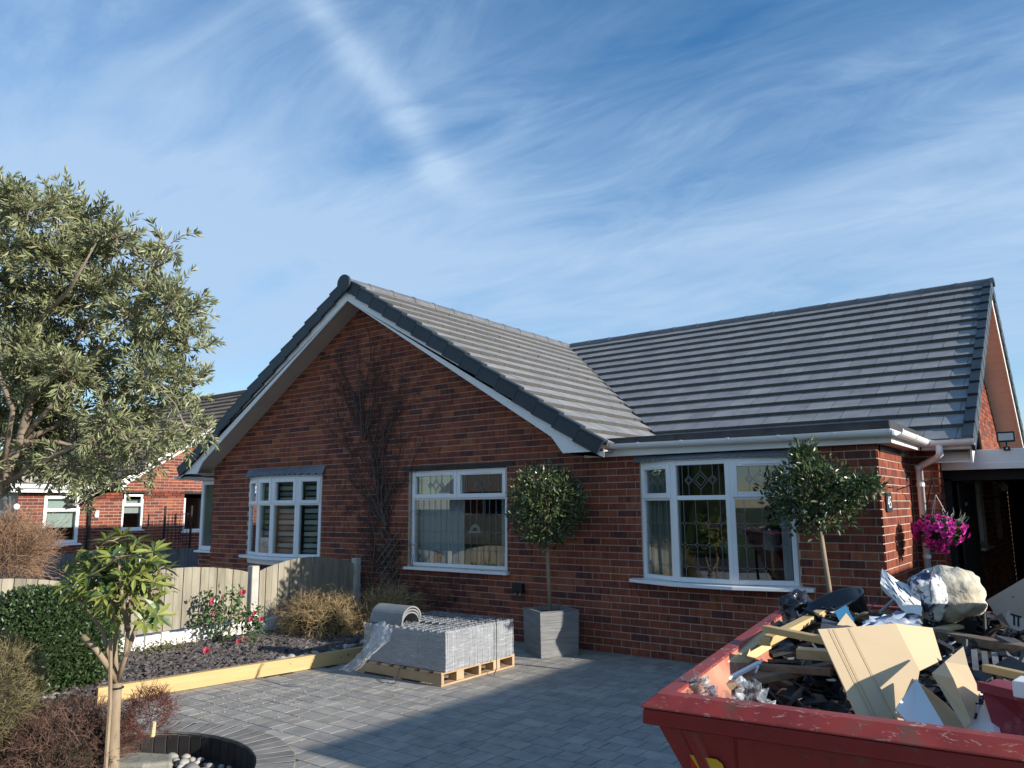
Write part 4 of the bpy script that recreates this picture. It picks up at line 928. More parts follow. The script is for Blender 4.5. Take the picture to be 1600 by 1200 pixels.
M_BOX = mat('box_leaf', [(.030, .062, .018), (.06, .10, .032)], scale=9, rough=.4, bump=0, rnd=.45, spec=.5, trans=.15)
M_RHODO = mat('rhododendron_leaf', [(.19, .23, .05), (.32, .35, .09)], scale=7, rough=.35, bump=.1, rnd=.35, spec=.5, trans=.25, coord='OBJ')
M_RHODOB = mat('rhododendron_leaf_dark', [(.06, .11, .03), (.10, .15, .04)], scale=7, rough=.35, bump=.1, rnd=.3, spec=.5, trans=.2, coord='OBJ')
M_BARK = mat('pale_bark', [(.24, .18, .12), (.36, .28, .19)], scale=14, stretch=(1, 1, .4), rough=.9, bump=.6, bscale=40, bdist=.005)
M_STRAW = mat('dry_twig', [(.26, .18, .09), (.42, .31, .16)], scale=9, rough=.85, bump=0, rnd=.35)
M_STRAW2 = mat('straw_foliage', [(.19, .165, .08), (.33, .28, .15)], scale=9, rough=.8, bump=0, rnd=.35, trans=.15)
M_HEATH = mat('brown_heather', [(.11, .060, .048), (.19, .11, .08)], scale=9, rough=.85, bump=0, rnd=.4)
M_HEATHR = mat('red_heather', [(.085, .030, .026), (.15, .055, .042)], scale=9, rough=.85, bump=0, rnd=.4)
M_VINE = mat('vine_stem', [(.055, .034, .030), (.13, .090, .078)], scale=14, rough=.9, bump=.4, bscale=50, rnd=.3)
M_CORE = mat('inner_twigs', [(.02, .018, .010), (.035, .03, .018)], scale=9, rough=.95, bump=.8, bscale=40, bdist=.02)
def rnd_dir(): v = Vector(np.random.normal(size=3)); return v.normalized()
# --- olive tree
ol = thing('olive_tree', 'tall silvery green olive tree leaning in from the left edge', 'tree', (-5.0, -6.1, 0))
br = M()
A0 = Vector((-5.0, -6.15, 0)); A1 = Vector((-4.729,-5.949,1.347)); A2 = Vector((-4.499,-5.840,1.670)); A3 = Vector((-4.392,-5.805,1.897)); A4 = Vector((-4.367,-5.776,2.164)); A5 = Vector((-4.402,-5.800,2.472)); A6 = Vector((-4.349,-5.766,2.820)); A7 = Vector((-4.284,-5.764,3.056))
br.tube([A0, A1, A2, A3, A4, A5, A6, A7], [.065, .048, .034, .026, .017, .012, .008, .004], 8)
LIMBS = [[A2, Vector((-4.239,-5.909,2.040)), Vector((-4.195,-6.061,2.333)), Vector((-4.183,-6.124,2.698)), Vector((-4.163,-6.051,3.041))],
 [A3, Vector((-4.209,-5.664,2.195)), Vector((-4.062,-5.592,2.392)), Vector((-3.920,-5.518,2.555)), Vector((-3.803,-5.476,2.785))],
 [A3, Vector((-4.416,-5.593,2.015)), Vector((-4.292,-5.455,2.105)), Vector((-4.172,-5.334,2.268)), Vector((-4.003,-5.180,2.452))],
 [A4, Vector((-4.434,-5.613,2.366)), Vector((-4.371,-5.493,2.632)), Vector((-4.231,-5.437,2.879))],
 [A5, Vector((-4.654,-5.841,2.680)), Vector((-4.797,-5.997,2.923))], [A5, Vector((-3.951,-5.810,2.632)), Vector((-3.727,-5.805,2.816))],
 [A2, Vector((-4.138,-5.783,1.789)), Vector((-3.977,-5.680,1.881)), Vector((-3.800,-5.547,1.880)), Vector((-3.566,-5.383,1.940))],
 [A3, Vector((-4.400,-5.623,1.908)), Vector((-4.216,-5.471,1.839)), Vector((-4.076,-5.346,1.737))]]
for L in LIMBS: br.tube(L, [.015*(1-.8*i/(len(L)-1)) for i in range(len(L))], 6)
skel = [p for L in LIMBS for p in L]+[A3, A4, A5, A6, A7]
clumps = [(0,300,40),(42,335,45),(95,330,38),(140,350,42),(180,372,32),(10,385,60),(75,405,55),(130,405,50),(178,400,28),(-60,360,70),(-80,460,85),(28,465,60),(90,475,55),(150,455,42),(200,440,24),(246,402,26),(262,385,14),(238,455,34),(200,490,42),(268,472,38),(297,490,24),(250,525,42),(290,535,30),(208,545,34),(18,545,60),(80,545,50),(128,525,30),(40,612,52),(100,610,26),(0,645,60),(236,592,32),(272,592,32),(304,604,20),(60,682,40),(118,672,32),(170,672,34),(222,660,28),(110,728,36),(160,722,34),(68,735,28),(210,702,26),(255,672,26),(298,668,24),(322,672,12),(186,745,20),(236,738,12),(-90,600,80),(-60,700,60),(30,720,32),(140,605,34),(182,622,34),(95,652,42),(212,628,32),(152,572,38),(60,590,48),(280,622,26),(130,758,22),(20,690,30),(75,700,34),(165,660,34),(235,690,24),(30,560,50),(100,580,38),(60,640,42)]
lp, lr, ls = [], [], []
def twig(p, d, n, L, M_):
    pts = [p]; q = Vector(p); dd = Vector(d)
    for i in range(4):
        dd = (dd+Vector((0, 0, -.10))+.25*rnd_dir()).normalized(); q = q+dd*L/4; pts.append(q.copy())
    M_.tube(pts, [.0028, .0024, .002, .0015, .001], 3, cap=False)
    return pts
for (cx, cy, r) in clumps:
    dep = random.uniform(3.75, 4.4); c = CAM+(fw+r2*(cx-800)/1200-u2*(cy-600)/1200)*dep; R = r/1200*dep
    s = min(skel, key=lambda p: (p-c).length)
    mid = (s+c)/2+.05*rnd_dir(); br.tube([s, mid, c], [.006, .004, .0025], 5, cap=False)
    nt = int(38*(r/45)**2)+5; sparse = cy > 640
    if sparse: nt = int(nt*.8)
    for _ in range(nt):
        st = c+rnd_dir()*R*random.uniform(.0, .62); d = ((st-c).normalized()*.8+Vector((0, 0, .45 if not sparse else -.1))+.5*rnd_dir()).normalized()
        L = random.uniform(.07, .15); pts = twig(st, d, 7, L, br)
        if random.random() < .4: br.tube([c, (c+st)/2+.02*rnd_dir(), st], [.003, .003, .0025], 3, cap=False)
        for i in range(1, 5):
            a, b = pts[i-1], pts[i]; ax = (b-a).normalized()
            for k in range(2 if not sparse else 2):
                base_p = a.lerp(b, random.random()); sd = ax.cross(rnd_dir()).normalized()
                for sg in (-1, 1): lp.append(base_p); lr.append(ax*.75+sd*sg*.8+Vector((0, 0, .05))); ls.append(random.uniform(.036, .060))
        for _k in range(3): lp.append(pts[-1]); lr.append(ax+.5*rnd_dir()); ls.append(random.uniform(.035, .055))
obj('trunk', br, M_OLIVEB, ol, smooth=True)
cr = M(); t = small_leaf(.24); cr.inst(t[0], t[1], [tuple(p) for p in lp], frames([tuple(p) for p in lr]), np.array(ls)); obj('crown', cr, M_OLIVE, ol, kind='stuff')
# --- generic dense shrub made of leaves around an ellipsoid
def ell_points(n, c, r, shell=.35, zmin=-9, bumps=None):
    out = []; nr = []
    c = np.array(c); r = np.array(r)
    while len(out) < n:
        v = np.random.normal(size=3); v /= np.linalg.norm(v); k = random.uniform(1-shell, 1.0)
        b = 1.0
        if bumps is not None: b = 1+bumps*(math.sin(v[0]*7+c[0])*math.sin(v[1]*8+1)+.6*math.sin(v[2]*11+v[0]*6))
        p = c+v*r*k*b
        if p[2] < zmin: continue
        out.append(p); nr.append(v)
    return np.array(out), np.array(nr)
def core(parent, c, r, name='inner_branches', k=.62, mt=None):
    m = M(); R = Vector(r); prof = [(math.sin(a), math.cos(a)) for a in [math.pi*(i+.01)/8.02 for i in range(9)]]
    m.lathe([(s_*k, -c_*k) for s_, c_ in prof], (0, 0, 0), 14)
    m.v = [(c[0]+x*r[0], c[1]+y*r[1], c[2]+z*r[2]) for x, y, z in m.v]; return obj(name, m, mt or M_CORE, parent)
# clipped box dome
bx = thing('box_bush', 'dense clipped dome of dark green box in front of the left fence', 'bush', (-7.45, -4.38, 0))
bc, brr = (-7.42, -4.38, .36), (.62, .62, .54)
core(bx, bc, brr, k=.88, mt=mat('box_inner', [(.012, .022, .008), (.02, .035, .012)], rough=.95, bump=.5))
P_, N_ = ell_points(19000, bc, brr, .14, .03, .03); t = small_leaf(.62); m = M(); m.inst(t[0], t[1], P_, frames(N_+.9*np.random.normal(size=N_.shape)), np.random.uniform(.022, .040, len(P_))); obj('foliage', m, M_BOX, bx, kind='stuff')
# rhododendron standard
rh = thing('rhododendron_tree', 'small rhododendron tree with large yellow-green leaves on a bare forked stem', 'tree', (-4.93, -4.94, -.15))
tb = Vector((-4.925, -4.93, -.15)); tf = Vector((-5.061,-4.882,0.463)); st = M()
st.tube([tb, Vector((-5.024,-4.891,0.008)), Vector((-5.026,-4.899,0.234)), tf], [.046, .040, .035, .032], 10)
forks = [[tf, Vector((-4.947,-4.896,0.643)), Vector((-4.918,-4.906,0.801)), Vector((-4.865,-4.931,1.001)), Vector((-4.832,-4.916,1.176))],
 [tf, Vector((-5.100,-4.885,0.645)), Vector((-5.127,-4.876,0.819)), Vector((-5.070,-4.934,1.008)), Vector((-5.094,-4.929,1.206))],
 [tf, Vector((-5.078,-4.925,0.614)), Vector((-5.098,-4.976,0.794)), Vector((-5.218,-5.030,0.929)), Vector((-5.286,-5.107,1.062))],
 [tf, Vector((-4.990,-4.982,0.595)), Vector((-4.984,-5.062,0.702)), Vector((-5.041,-5.121,0.784))],
 [Vector((-4.947,-4.896,0.643)), Vector((-4.917,-4.848,0.833)), Vector((-4.884,-4.794,1.006)), Vector((-4.835,-4.789,1.167))],
 [Vector((-5.134,-4.881,0.819)), Vector((-5.217,-4.916,0.997)), Vector((-5.212,-4.953,1.203)), Vector((-5.233,-4.994,1.327))],
 [Vector((-4.918,-4.906,0.801)), Vector((-4.825,-5.008,1.030)), Vector((-4.766,-5.074,1.265))]]
for i, L in enumerate(forks): st.tube(L, [.018*(1-.7*k/(len(L)-1)) for k in range(len(L))] if i != 3 else [.02, .019, .018, .018], 7)
fsk = [p for L in forks for p in L[2:]]
obj('stake', M().tube([tb+Vector((-.06, -.02, 0)), Vector((-4.980,-4.954,0.365)), Vector((-4.969,-4.984,0.749))], .013, 6), M_BARK, rh); obj('tie', M().tube([tf+Vector((0, 0, -.03)), tf+Vector((0, 0, -.02))], .045, 10), M_BLACK, rh)
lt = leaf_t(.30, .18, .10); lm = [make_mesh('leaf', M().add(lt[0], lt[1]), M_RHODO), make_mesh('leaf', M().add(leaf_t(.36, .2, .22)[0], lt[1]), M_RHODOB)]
ros = [(190,838),(165,845),(215,845),(240,862),(140,865),(175,870),(205,868),(255,888),(225,885),(190,890),(155,890),(125,893),(110,912),(240,910),(215,908),(178,910),(145,915),(255,915),(200,928),(165,930),(130,930),(232,935),(215,950),(245,960),(180,950),(150,945),(225,975),(190,858),(160,868),(200,900),(140,900),(170,890),(235,880),(118,880)]
nl = 0
for k, (x, y) in enumerate(ros):
    dep = 4.85+random.uniform(-.25, .3); c = CAM+(fw+r2*(x-800)/1200-u2*(y-600)/1200)*dep
    s = min(fsk, key=lambda p: (p-c).length); st.tube([s, (s+c)/2+.03*rnd_dir(), c], [.008, .006, .005], 5, cap=False)
    ctr = Vector((-5.002,-4.918,0.991)); out = (c-ctr).normalized(); ax = (out+Vector((0, 0, .8))).normalized(); e1 = ax.cross(rnd_dir()).normalized(); e2 = ax.cross(e1)
    nn = random.choice([8, 9, 9, 10])
    for j in range(nn):
        if nl >= 300: break
        a = 2*math.pi*j/nn+random.uniform(-.25, .25); el = random.uniform(.05, .75); d = ((e1*math.cos(a)+e2*math.sin(a))*math.cos(el)+ax*math.sin(el)).normalized(); d = (d+Vector((0, 0, -.12))).normalized()
        z = (ax+.2*rnd_dir()); xx = d.cross(z).normalized(); zz = xx.cross(d); R = Matrix((xx, d, zz)).transposed().to_4x4(); sc_ = random.uniform(.088, .128); R = R @ Matrix.Scale(sc_, 4); R.translation = c+d*.006
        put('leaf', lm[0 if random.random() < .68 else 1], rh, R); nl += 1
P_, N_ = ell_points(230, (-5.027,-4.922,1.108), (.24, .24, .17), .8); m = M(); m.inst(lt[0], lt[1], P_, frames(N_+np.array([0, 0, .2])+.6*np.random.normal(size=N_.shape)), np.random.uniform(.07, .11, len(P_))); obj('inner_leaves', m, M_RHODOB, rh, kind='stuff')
P_, N_ = ell_points(260, (-4.969,-4.943,1.113), (.33, .33, .25), .45); m = M(); m.inst(lt[0], lt[1], P_, frames(N_*.7+np.array([0, 0, -.1])+.7*np.random.normal(size=N_.shape), np.tile([0, 0, 1.], (len(P_), 1))), np.random.uniform(.06, .10, len(P_))); obj('outer_leaves', m, M_RHODO, rh, kind='stuff')
obj('trunk', st, M_BARK, rh, smooth=True)
# twig clump templates for wiry bushes
def twig_template(n, L, r, spread, curl=.35, sub=2):
    m = M()
    for _ in range(n):
        d = (Vector((random.gauss(0, spread), 1, random.gauss(0, spread)))).normalized(); q = Vector((random.gauss(0, .04), random.uniform(0, .3)*L, random.gauss(0, .04))); pts = [q.copy()]
        l = L*random.uniform(.5, 1)
        for i in range(4): d = (d+curl*rnd_dir()).normalized(); q = q+d*l/4; pts.append(q.copy())
        m.tube(pts, [r, r*.9, r*.8, r*.6, r*.35], 3, cap=False)
        for s in range(sub):
            i = random.randint(1, 3); d2 = ((pts[i+1]-pts[i]).normalized()+.8*rnd_dir()).normalized(); m.tube([pts[i], pts[i]+d2*l*.2, pts[i]+(d2+.4*rnd_dir())*l*.38], [r*.7, r*.6, r*.3], 3, cap=False)
    return m.v, m.f
def wiry(root, c, r, n, L, rr, mt, zmin=-9, shell=.5, spread=.35, up=.3, curl=.35, name='twigs', k=.8, corem=None, kk=None):
    if corem is not None: core(root, c, r, k=kk or .6, mt=corem)
    m = M()
    for v in range(5):
        tv, tf = twig_template(7, L, rr, spread, curl); P_, N_ = ell_points(n//5, c, tuple(a*.85 for a in r), shell, zmin)
        m.inst(tv, tf, P_, frames(N_+np.array([0, 0, up])+.35*np.random.normal(size=N_.shape)), np.random.uniform(.7, 1.15, len(P_)))
    return obj(name, m, mt, root, kind='stuff')
ht = thing('heather_bush', 'brown leafless heather mound in the round bed, behind the forked stem', 'bush', (-5.15, -4.95, -.15))
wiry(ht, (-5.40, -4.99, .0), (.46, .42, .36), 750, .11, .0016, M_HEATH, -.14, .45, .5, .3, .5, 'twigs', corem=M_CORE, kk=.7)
wiry(ht, (-5.120,-4.628,0.233), (.14, .14, .13), 120, .09, .0016, M_HEATHR, -.14, .5, .5, .3, .5, 'red_twigs')
sb = thing('straw_bush', 'straw coloured dry conifer mound cut off by the left edge', 'bush', (-5.832,-5.331,0.127))
wiry(sb, (-5.811,-5.356,0.328), (.36, .36, .46), 900, .12, .0018, M_STRAW2, -.05, .4, .35, .5, .3, 'foliage', corem=M_CORE, kk=.78)
db = thing('twiggy_bush', 'low tangled bush of dry tan twigs before the shaded fence panel', 'bush', (-7.55, -1.05, .05))
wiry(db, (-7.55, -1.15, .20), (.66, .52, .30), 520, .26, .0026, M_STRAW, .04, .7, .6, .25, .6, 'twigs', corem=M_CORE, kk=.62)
wiry(db, (-7.0, -.62, .25), (.40, .35, .32), 160, .24, .0026, M_STRAW, .04, .7, .6, .3, .6, 'twigs')
nb_ = thing('bare_shrub', 'fine brown leafless shrub beyond the fence at the left edge', 'bush', (-12.511,-2.719,0.615))
wiry(nb_, (-12.564,-2.827,0.960), (.62, .62, .42), 420, .42, .0035, mat('brown_twig', [(.22, .13, .08), (.34, .22, .14)], rough=.9, bump=0, rnd=.3), -1, .9, .45, .9, .3, 'twigs')
# --- bay trees
def bay(loc, stem, crown_c, crown_r, label, n, irregular, tall=None):
    t = thing('bay_tree', label, 'tree', loc, 'lollipop bay trees before the bungalow')
    s = M(); s.tube(stem, [.020]*len(stem), 8); c = Vector(crown_c)
    for _ in range(26):
        e = c+Vector(rnd_dir()[:])*0.7*crown_r[0]; e.z = c.z+(e.z-c.z)*crown_r[2]/crown_r[0]; s.tube([stem[-1], (stem[-1]+e)/2+.04*rnd_dir(), e], [.008, .006, .003], 4, cap=False)
    obj('trunk', s, M_BARK, t, smooth=True)
    P_, N_ = ell_points(n, crown_c, crown_r, .62, -9, irregular)
    tv, tf = leaf_t(.40, .2, .1); m = M(); m.inst(tv, tf, P_, frames(N_*.8+np.array([0, 0, .35])+.75*np.random.normal(size=N_.shape)), np.random.uniform(.040, .072, len(P_)))
    obj('crown', m, M_BAY, t, kind='stuff'); return t
bay((-4.79, -.42, .40), [Vector((-4.78, -.42, .38)), Vector((-4.79, -.43, .75)), Vector((-4.81, -.42, 1.20))], (-4.82, -.42, 1.56), (.46, .42, .47), 'round clipped bay tree in the square grey planter by the middle window', 3600, .05)
b2 = bay((-1.84, -.6, .40), [Vector((-1.84, -.6, .38)), Vector((-1.85, -.6, .85)), Vector((-1.89, -.6, 1.32))], (-1.93, -.58, 1.63), (.41, .38, .34), 'loose bay tree with thin stem partly covering the right bow window', 2900, .12)
P_, N_ = ell_points(420, (-1.55, -.6, 1.70), (.22, .2, .13), .9); tv, tf = leaf_t(.40, .2, .1); m = M(); m.inst(tv, tf, P_, frames(N_+.7*np.random.normal(size=N_.shape)), np.random.uniform(.04, .07, len(P_)))
P_, N_ = ell_points(200, (-1.98, -.6, 1.96), (.14, .14, .16), .9); m.inst(tv, tf, P_, frames(N_+np.array([0, 0, 1])+.5*np.random.normal(size=N_.shape)), np.random.uniform(.04, .07, len(P_))); obj('side_shoots', m, M_BAY, b2, kind='stuff')
M_PLANT = mat('ribbed_planter', [(.17, .175, .175), (.25, .25, .245)], scale=5, stretch=(1, 1, 9), rough=.8, bump=.6, bscale=9, bdist=.008, spec=.25, dirt=((.32, .32, .29), 3, .6, .3))
def planter(c, ang, a, h, label):
    t = thing('planter', label, 'planter', (c[0], c[1], 0), 'square ribbed planters of the bay trees'); R = Matrix.Rotation(ang, 3, 'Z'); c = Vector((c[0], c[1], 0))
    T = lambda x, y, z: c+R @ Vector((x, y, z))
    m = M(); n = 34; rings = []
    hw = a/2
    for i in range(n+1):
        z = h*i/n; off = .0012*math.sin(i*2.4)+random.uniform(-.0015, .0015); w = hw*(.955+.045*i/n)+off
        vs = [(-w, -w), (-w*.35, -w+random.uniform(-.001, .001)), (w*.3, -w+random.uniform(-.001, .001)), (w, -w), (w+random.uniform(-.003, .003), 0), (w, w), (0, w), (-w, w), (-w+random.uniform(-.003, .003), 0)]
        rings.append([T(x, y, z+random.uniform(-.002, .002)) for x, y in vs])
    k = 9; vs = [v for r in rings for v in r]; fs = [(i*k+j, i*k+(j+1) % k, (i+1)*k+(j+1) % k, (i+1)*k+j) for i in range(n) for j in range(k)]
    iw = hw-.03; b = len(vs); vs += [T(x, y, h) for x, y in ((-iw, -iw), (iw, -iw), (iw, iw), (-iw, iw))]+[T(x, y, h-.05) for x, y in ((-iw, -iw), (iw, -iw), (iw, iw), (-iw, iw))]
    o = n*k; fs += [(o, o+1, o+2, o+3, b+1, b), (o+3, o+4, o+5, b+2, b+1), (o+5, o+6, o+7, b+3, b+2), (o+7, o+8, o, b, b+3)]+[(b+i, b+(i+1) % 4, b+4+(i+1) % 4, b+4+i) for i in range(4)]
    m.add(vs, fs); obj('pot', m, M_PLANT, t); obj('compost', M().add([T(x, y, h-.045) for x, y in ((-iw, -iw), (iw, -iw), (iw, iw), (-iw, iw))], [(0, 1, 2, 3)]), M_SOIL, t)
planter((-4.795, -.395), rad(149.5), .45, .465, 'square ribbed grey planter by the wall, half in sun')
planter((-1.84, -.6), rad(149.5), .45, .465, 'square ribbed grey planter hidden behind the red skip')
# --- camellia
cm = thing('camellia', 'small camellia with pink blooms before the sunlit fence panel', 'shrub', (-8.0, -2.0, .06))
s = M(); c0 = Vector((-7.95, -2.0, .05)); s.tube([c0, Vector((-8.0, -2.0, .22)), Vector((-8.02, -1.95, .36))], [.012, .010, .008], 6)
cl = [(325,955,30),(350,945,30),(375,950,28),(340,975,25),(365,975,25),(395,960,20),(330,935,18),(370,930,16),(318,975,18),(390,985,18),(352,1000,18),(335,1000,14),(402,975,18)]
Pc = []
for x, y, r in cl:
    dep = random.uniform(8.5, 8.8); c = CAM+(fw+r2*(x-800)/1200-u2*(y-600)/1200)*dep; s.tube([Vector((-8.02, -1.95, .33)), (c+Vector((-8.02, -1.95, .33)))/2, c], [.006, .005, .003], 4, cap=False)
    p, n_ = ell_points(48, c, (r/1200*8.6,)*3, .8); Pc.append(p)
obj('stem', s, M_BARK, cm); P_ = np.concatenate(Pc); tv, tf = leaf_t(.45, .2, .1); m = M(); m.inst(tv, tf, P_, rotmats(len(P_)), np.random.uniform(.045, .07, len(P_))); obj('leaves', m, mat('camellia_leaf', [(.05, .10, .03), (.09, .16, .05)], rough=.3, bump=0, rnd=.35, spec=.6, trans=.15), cm, kind='stuff')
M_PINK = mat('pink_petal', [(.55, .06, .11), (.72, .16, .22)], scale=30, rough=.6, bump=0, rnd=.15, trans=.2)
def bloom(parent, c, r, name='bloom', mt=None, top=False, axis=(.5, -.75, .35), **kw):
    m = M(); tv = [(0, 0, 0), (.42, .35, .1), (.38, .8, .22), (0, 1, .18), (-.38, .8, .22), (-.42, .35, .1)]; tf = [(0, 1, 2, 3), (0, 3, 4, 5)]; d = []; AX = Vector(axis).normalized().to_track_quat('Z', 'Y').to_matrix()
    for ring, (n_, el, s_) in enumerate(((7, .15, 1.), (6, .6, .8), (4, 1.1, .55))):
        for j in range(n_): a = 2*math.pi*j/n_+ring*.4; d.append((tuple(AX @ Vector((math.cos(a)*math.cos(el), math.sin(a)*math.cos(el), math.sin(el)))), s_))
    m.inst(tv, tf, [tuple(c)]*len(d), frames([x[0] for x in d], np.tile(list(AX.col[2]), (len(d), 1))), np.array([x[1]*r for x in d])); return obj(name, m, mt or M_PINK, parent, **kw)
for x, y, d_, r in ((333, 940, 8.45, .062), (380, 926, 8.45, .055), (392, 968, 8.45, .045), (398, 958, 8.4, .04), (408, 968, 8.45, .045), (335, 958, 8.4, .03), (372, 1002, 8.3, .035), (350, 932, 8.5, .03), (380, 999, 8.3, .03)):
    bloom(cm, CAM+(fw+r2*(x-800)/1200-u2*(y-600)/1200)*d_, r*.72)
p = (-7.505,-2.733,0.090); bloom(None, p, .05, 'fallen_bloom', top=True, label='fallen pink camellia bloom lying on the slate chips', cat='flower', loc=p)
# ground cover
gc = thing('ground_cover_plant', 'low sparse green and red plant at the foot of the white wall', 'plant', (-8.0, -2.95, .06))
P_, N_ = ell_points(520, (-8.0, -2.95, .10), (.17, .42, .10), .95, .07); tv, tf = small_leaf(.6); m = M(); m.inst(tv, tf, P_, rotmats(len(P_)), np.random.uniform(.018, .034, len(P_))); obj('foliage', m, mat('sage_leaf', [(.10, .13, .05), (.22, .20, .09)], rough=.7, bump=0, rnd=.4, trans=.15), gc, kind='stuff')
# --- climber on the gable
vn = thing('wall_creeper', 'leafless dark climbing plant spread over the brick gable between the windows', 'climbing plant', (-7.75, -.03, 0))
v = M()
def creep(p, d, r, L, depth=0, curl=.22):
    pts = [Vector(p)]; dd = Vector(d).normalized(); n = max(3, int(L/.10)); rs = [r]
    for i in range(n):
        dd = (dd+Vector((random.gauss(0, curl), 0, random.gauss(0, curl)*.8+.03))).normalized(); q = pts[-1]+dd*L/n; q.y = -.018-r-random.uniform(0, .02)
        lim = G_(q.x)-.5 if q.x < -4.6 else 2.0
        if q.z > lim or q.z < .02: break
        if -7.36 < q.x < -5.62 and .72 < q.z < 2.08 and not (q.x < -7.15 or q.z < .80 or q.z > 2.0): break
        if -10.95 < q.x < -9.0 and .7 < q.z < 2.2: break
        pts.append(q); rs.append(max(.0022, r*(1-.7*(i+1)/n)))
    if len(pts) < 2: return
    v.tube(pts, rs, 4 if depth else 6, cap=False)
    if depth < 3:
        nb__ = int(len(pts)*(.55 if depth < 2 else .3))
        for _ in range(nb__):
            i = random.randrange(1, len(pts)) if len(pts) > 1 else 0; a = random.choice([-1, 1])*random.uniform(.4, 1.2); b = pts[i]-pts[i-1]
            nd_ = Vector((b.x*math.cos(a)-b.z*math.sin(a), 0, b.x*math.sin(a)+b.z*math.cos(a))); creep(pts[i], nd_, max(.0018, rs[i]*.6), L*random.uniform(.22, .45), depth+1, curl+.05)
for x0, d, L, r in ((-7.9, (-.02, 0, 1), 1.6, .018), (-7.7, (.02, 0, 1), 1.5, .016), (-7.6, (.15, 0, 1), 1.2, .013), (-8.0, (-.2, 0, 1), 1.0, .010), (-7.55, (.8, 0, .25), 1.7, .008), (-7.6, (1, 0, .5), 1.3, .008), (-7.7, (.5, 0, .5), 1.0, .006)):
    creep((x0, -.03, .06 if L < 1.65 else .04), d, r, L, 1)
for (p, q, r, k) in (((-7.75, -.03, 1.30), (-8.20, -.03, 2.6), .020, 3), ((-7.72, -.03, 1.30), (-8.45, -.03, 2.2), .014, 2), ((-8.2, -.03, 2.5), (-8.30, -.03, 4.1), .014, 3), ((-8.15, -.03, 2.5), (-7.70, -.03, 3.9), .010, 2), ((-8.3, -.03, 2.7), (-8.9, -.03, 3.7), .009, 2), ((-7.7, -.03, 1.4), (-6.75, -.03, 2.9), .009, 1), ((-7.72, -.03, 1.3), (-7.95, -.03, 2.9), .012, 2), ((-7.9, -.03, 2.2), (-7.3, -.03, 3.3), .008, 2), ((-8.4, -.03, 2.3), (-9.1, -.03, 2.9), .008, 2), ((-7.7, -.03, 1.2), (-8.5, -.03, 1.6), .007, 2)):
    for j in range(k+1): a, b = Vector(p)+Vector((random.gauss(0, .04), 0, 0)), Vector(q)+Vector((random.gauss(0, .12), 0, random.gauss(0, .1))); creep(a, b-a, r*random.uniform(.8, 1.15), (b-a).length, 0, .10)
for _ in range(80):
    x = random.gauss(-7.72, .30); z = random.uniform(.1, 1.35); creep((x, -.03, z), (random.gauss(0, 1), 0, random.gauss(.3, 1)), .0048, random.uniform(.25, .6), 2, .5)
for _ in range(60):
    x = random.uniform(-7.4, -6.2); z = random.uniform(.1, .62); creep((x, -.03, z), (random.gauss(.4, .7), 0, random.gauss(.1, .8)), .003, random.uniform(.25, .5), 2, .4)
for i in range(7): # small shoots over the window frame
    x = -7.35+i*.04; v.tube([(x, -.05, .9+i*.05), (x+.08, -.09, .93+i*.05), (x+.14, -.11, .90+i*.05)], [.002, .0015, .001], 3, cap=False)
obj('stems', v, M_VINE, vn, smooth=True)
tr = thing('wall_trellis', 'old timber lattice trellis behind the bare climber', 'trellis', (-7.68, -.03, .4))
m_ = mat('trellis_wood', [(.10, .085, .07), (.17, .15, .125)], rough=.9, bump=.3)
for s in (-1, 1):
    for i in range(-3, 9):
        a = (i*.125, 0.); 
        p0 = Vector((-7.90+i*.125, -.022-(.010 if s > 0 else 0), .42)); q0 = p0+Vector((s*.85, 0, .85)); 
        if s < 0: p0.x += 0; 
        ts = [t_/20 for t_ in range(21) if -7.90 <= (p0+(q0-p0)*t_/20).x <= -7.46]
        if len(ts) > 2: obj('slat', M().bar(p0+(q0-p0)*ts[0], p0+(q0-p0)*ts[-1], .020, .007, (0, 1, 0)), m_, tr)
# ------------------------------------------------------------ yard things
t = thing('wall_light_box', 'small black double outdoor socket box low on the brick wall', 'socket', (-5.48, -.03, .59))
obj('cover', M().box(-5.555, -5.41, -.075, -.014, .555, .66), M_BLACK, t, bevel=.008)
for x in (-5.52, -5.45): obj('gland', M().box(x-.014, x+.014, -.06, -.03, .525, .554), M_CAME, t)
t = thing('house_number', 'dark slate number plaque with white figures on the sunlit brick corner', 'sign', (-1.52, .27, 1.56))
s = M(); s.prism([(.165, 1.475), (.375, 1.475), (.385, 1.49), (.385, 1.635), (.375, 1.65), (.165, 1.65), (.155, 1.635), (.155, 1.49)], TS2 if False else (lambda u, v, h: Vector((-1.518+h, u, v))), 0, .012); obj('plaque', s, M_VERGE, t)
def text(parent, body, mtx, size, mt, name='lettering', extrude=.0015):
    cu = bpy.data.curves.new('t', 'FONT'); cu.body = body; cu.size = size; cu.align_x = 'CENTER'; cu.align_y = 'CENTER'; cu.extrude = extrude; cu.resolution_u = 3
    tmp = bpy.data.objects.new('t', cu); COL.objects.link(tmp); dg = bpy.context.evaluated_depsgraph_get(); me = bpy.data.meshes.new_from_object(tmp.evaluated_get(dg)); bpy.data.objects.remove(tmp)
    me.materials.clear(); me.materials.append(mt); return put(name, me, parent, mtx)
M_WHITE = mat('white_paint', [(.78, .78, .76)], rough=.5, bump=0); M_INK = mat('black_ink', [(.02, .02, .025)], rough=.6, bump=0)
R = Matrix((( 0, 0, 1), (1, 0, 0), (0, 1, 0))).to_4x4(); R.translation = (-1.505, .27, 1.555); text(t, '45', R, .15, M_WHITE)
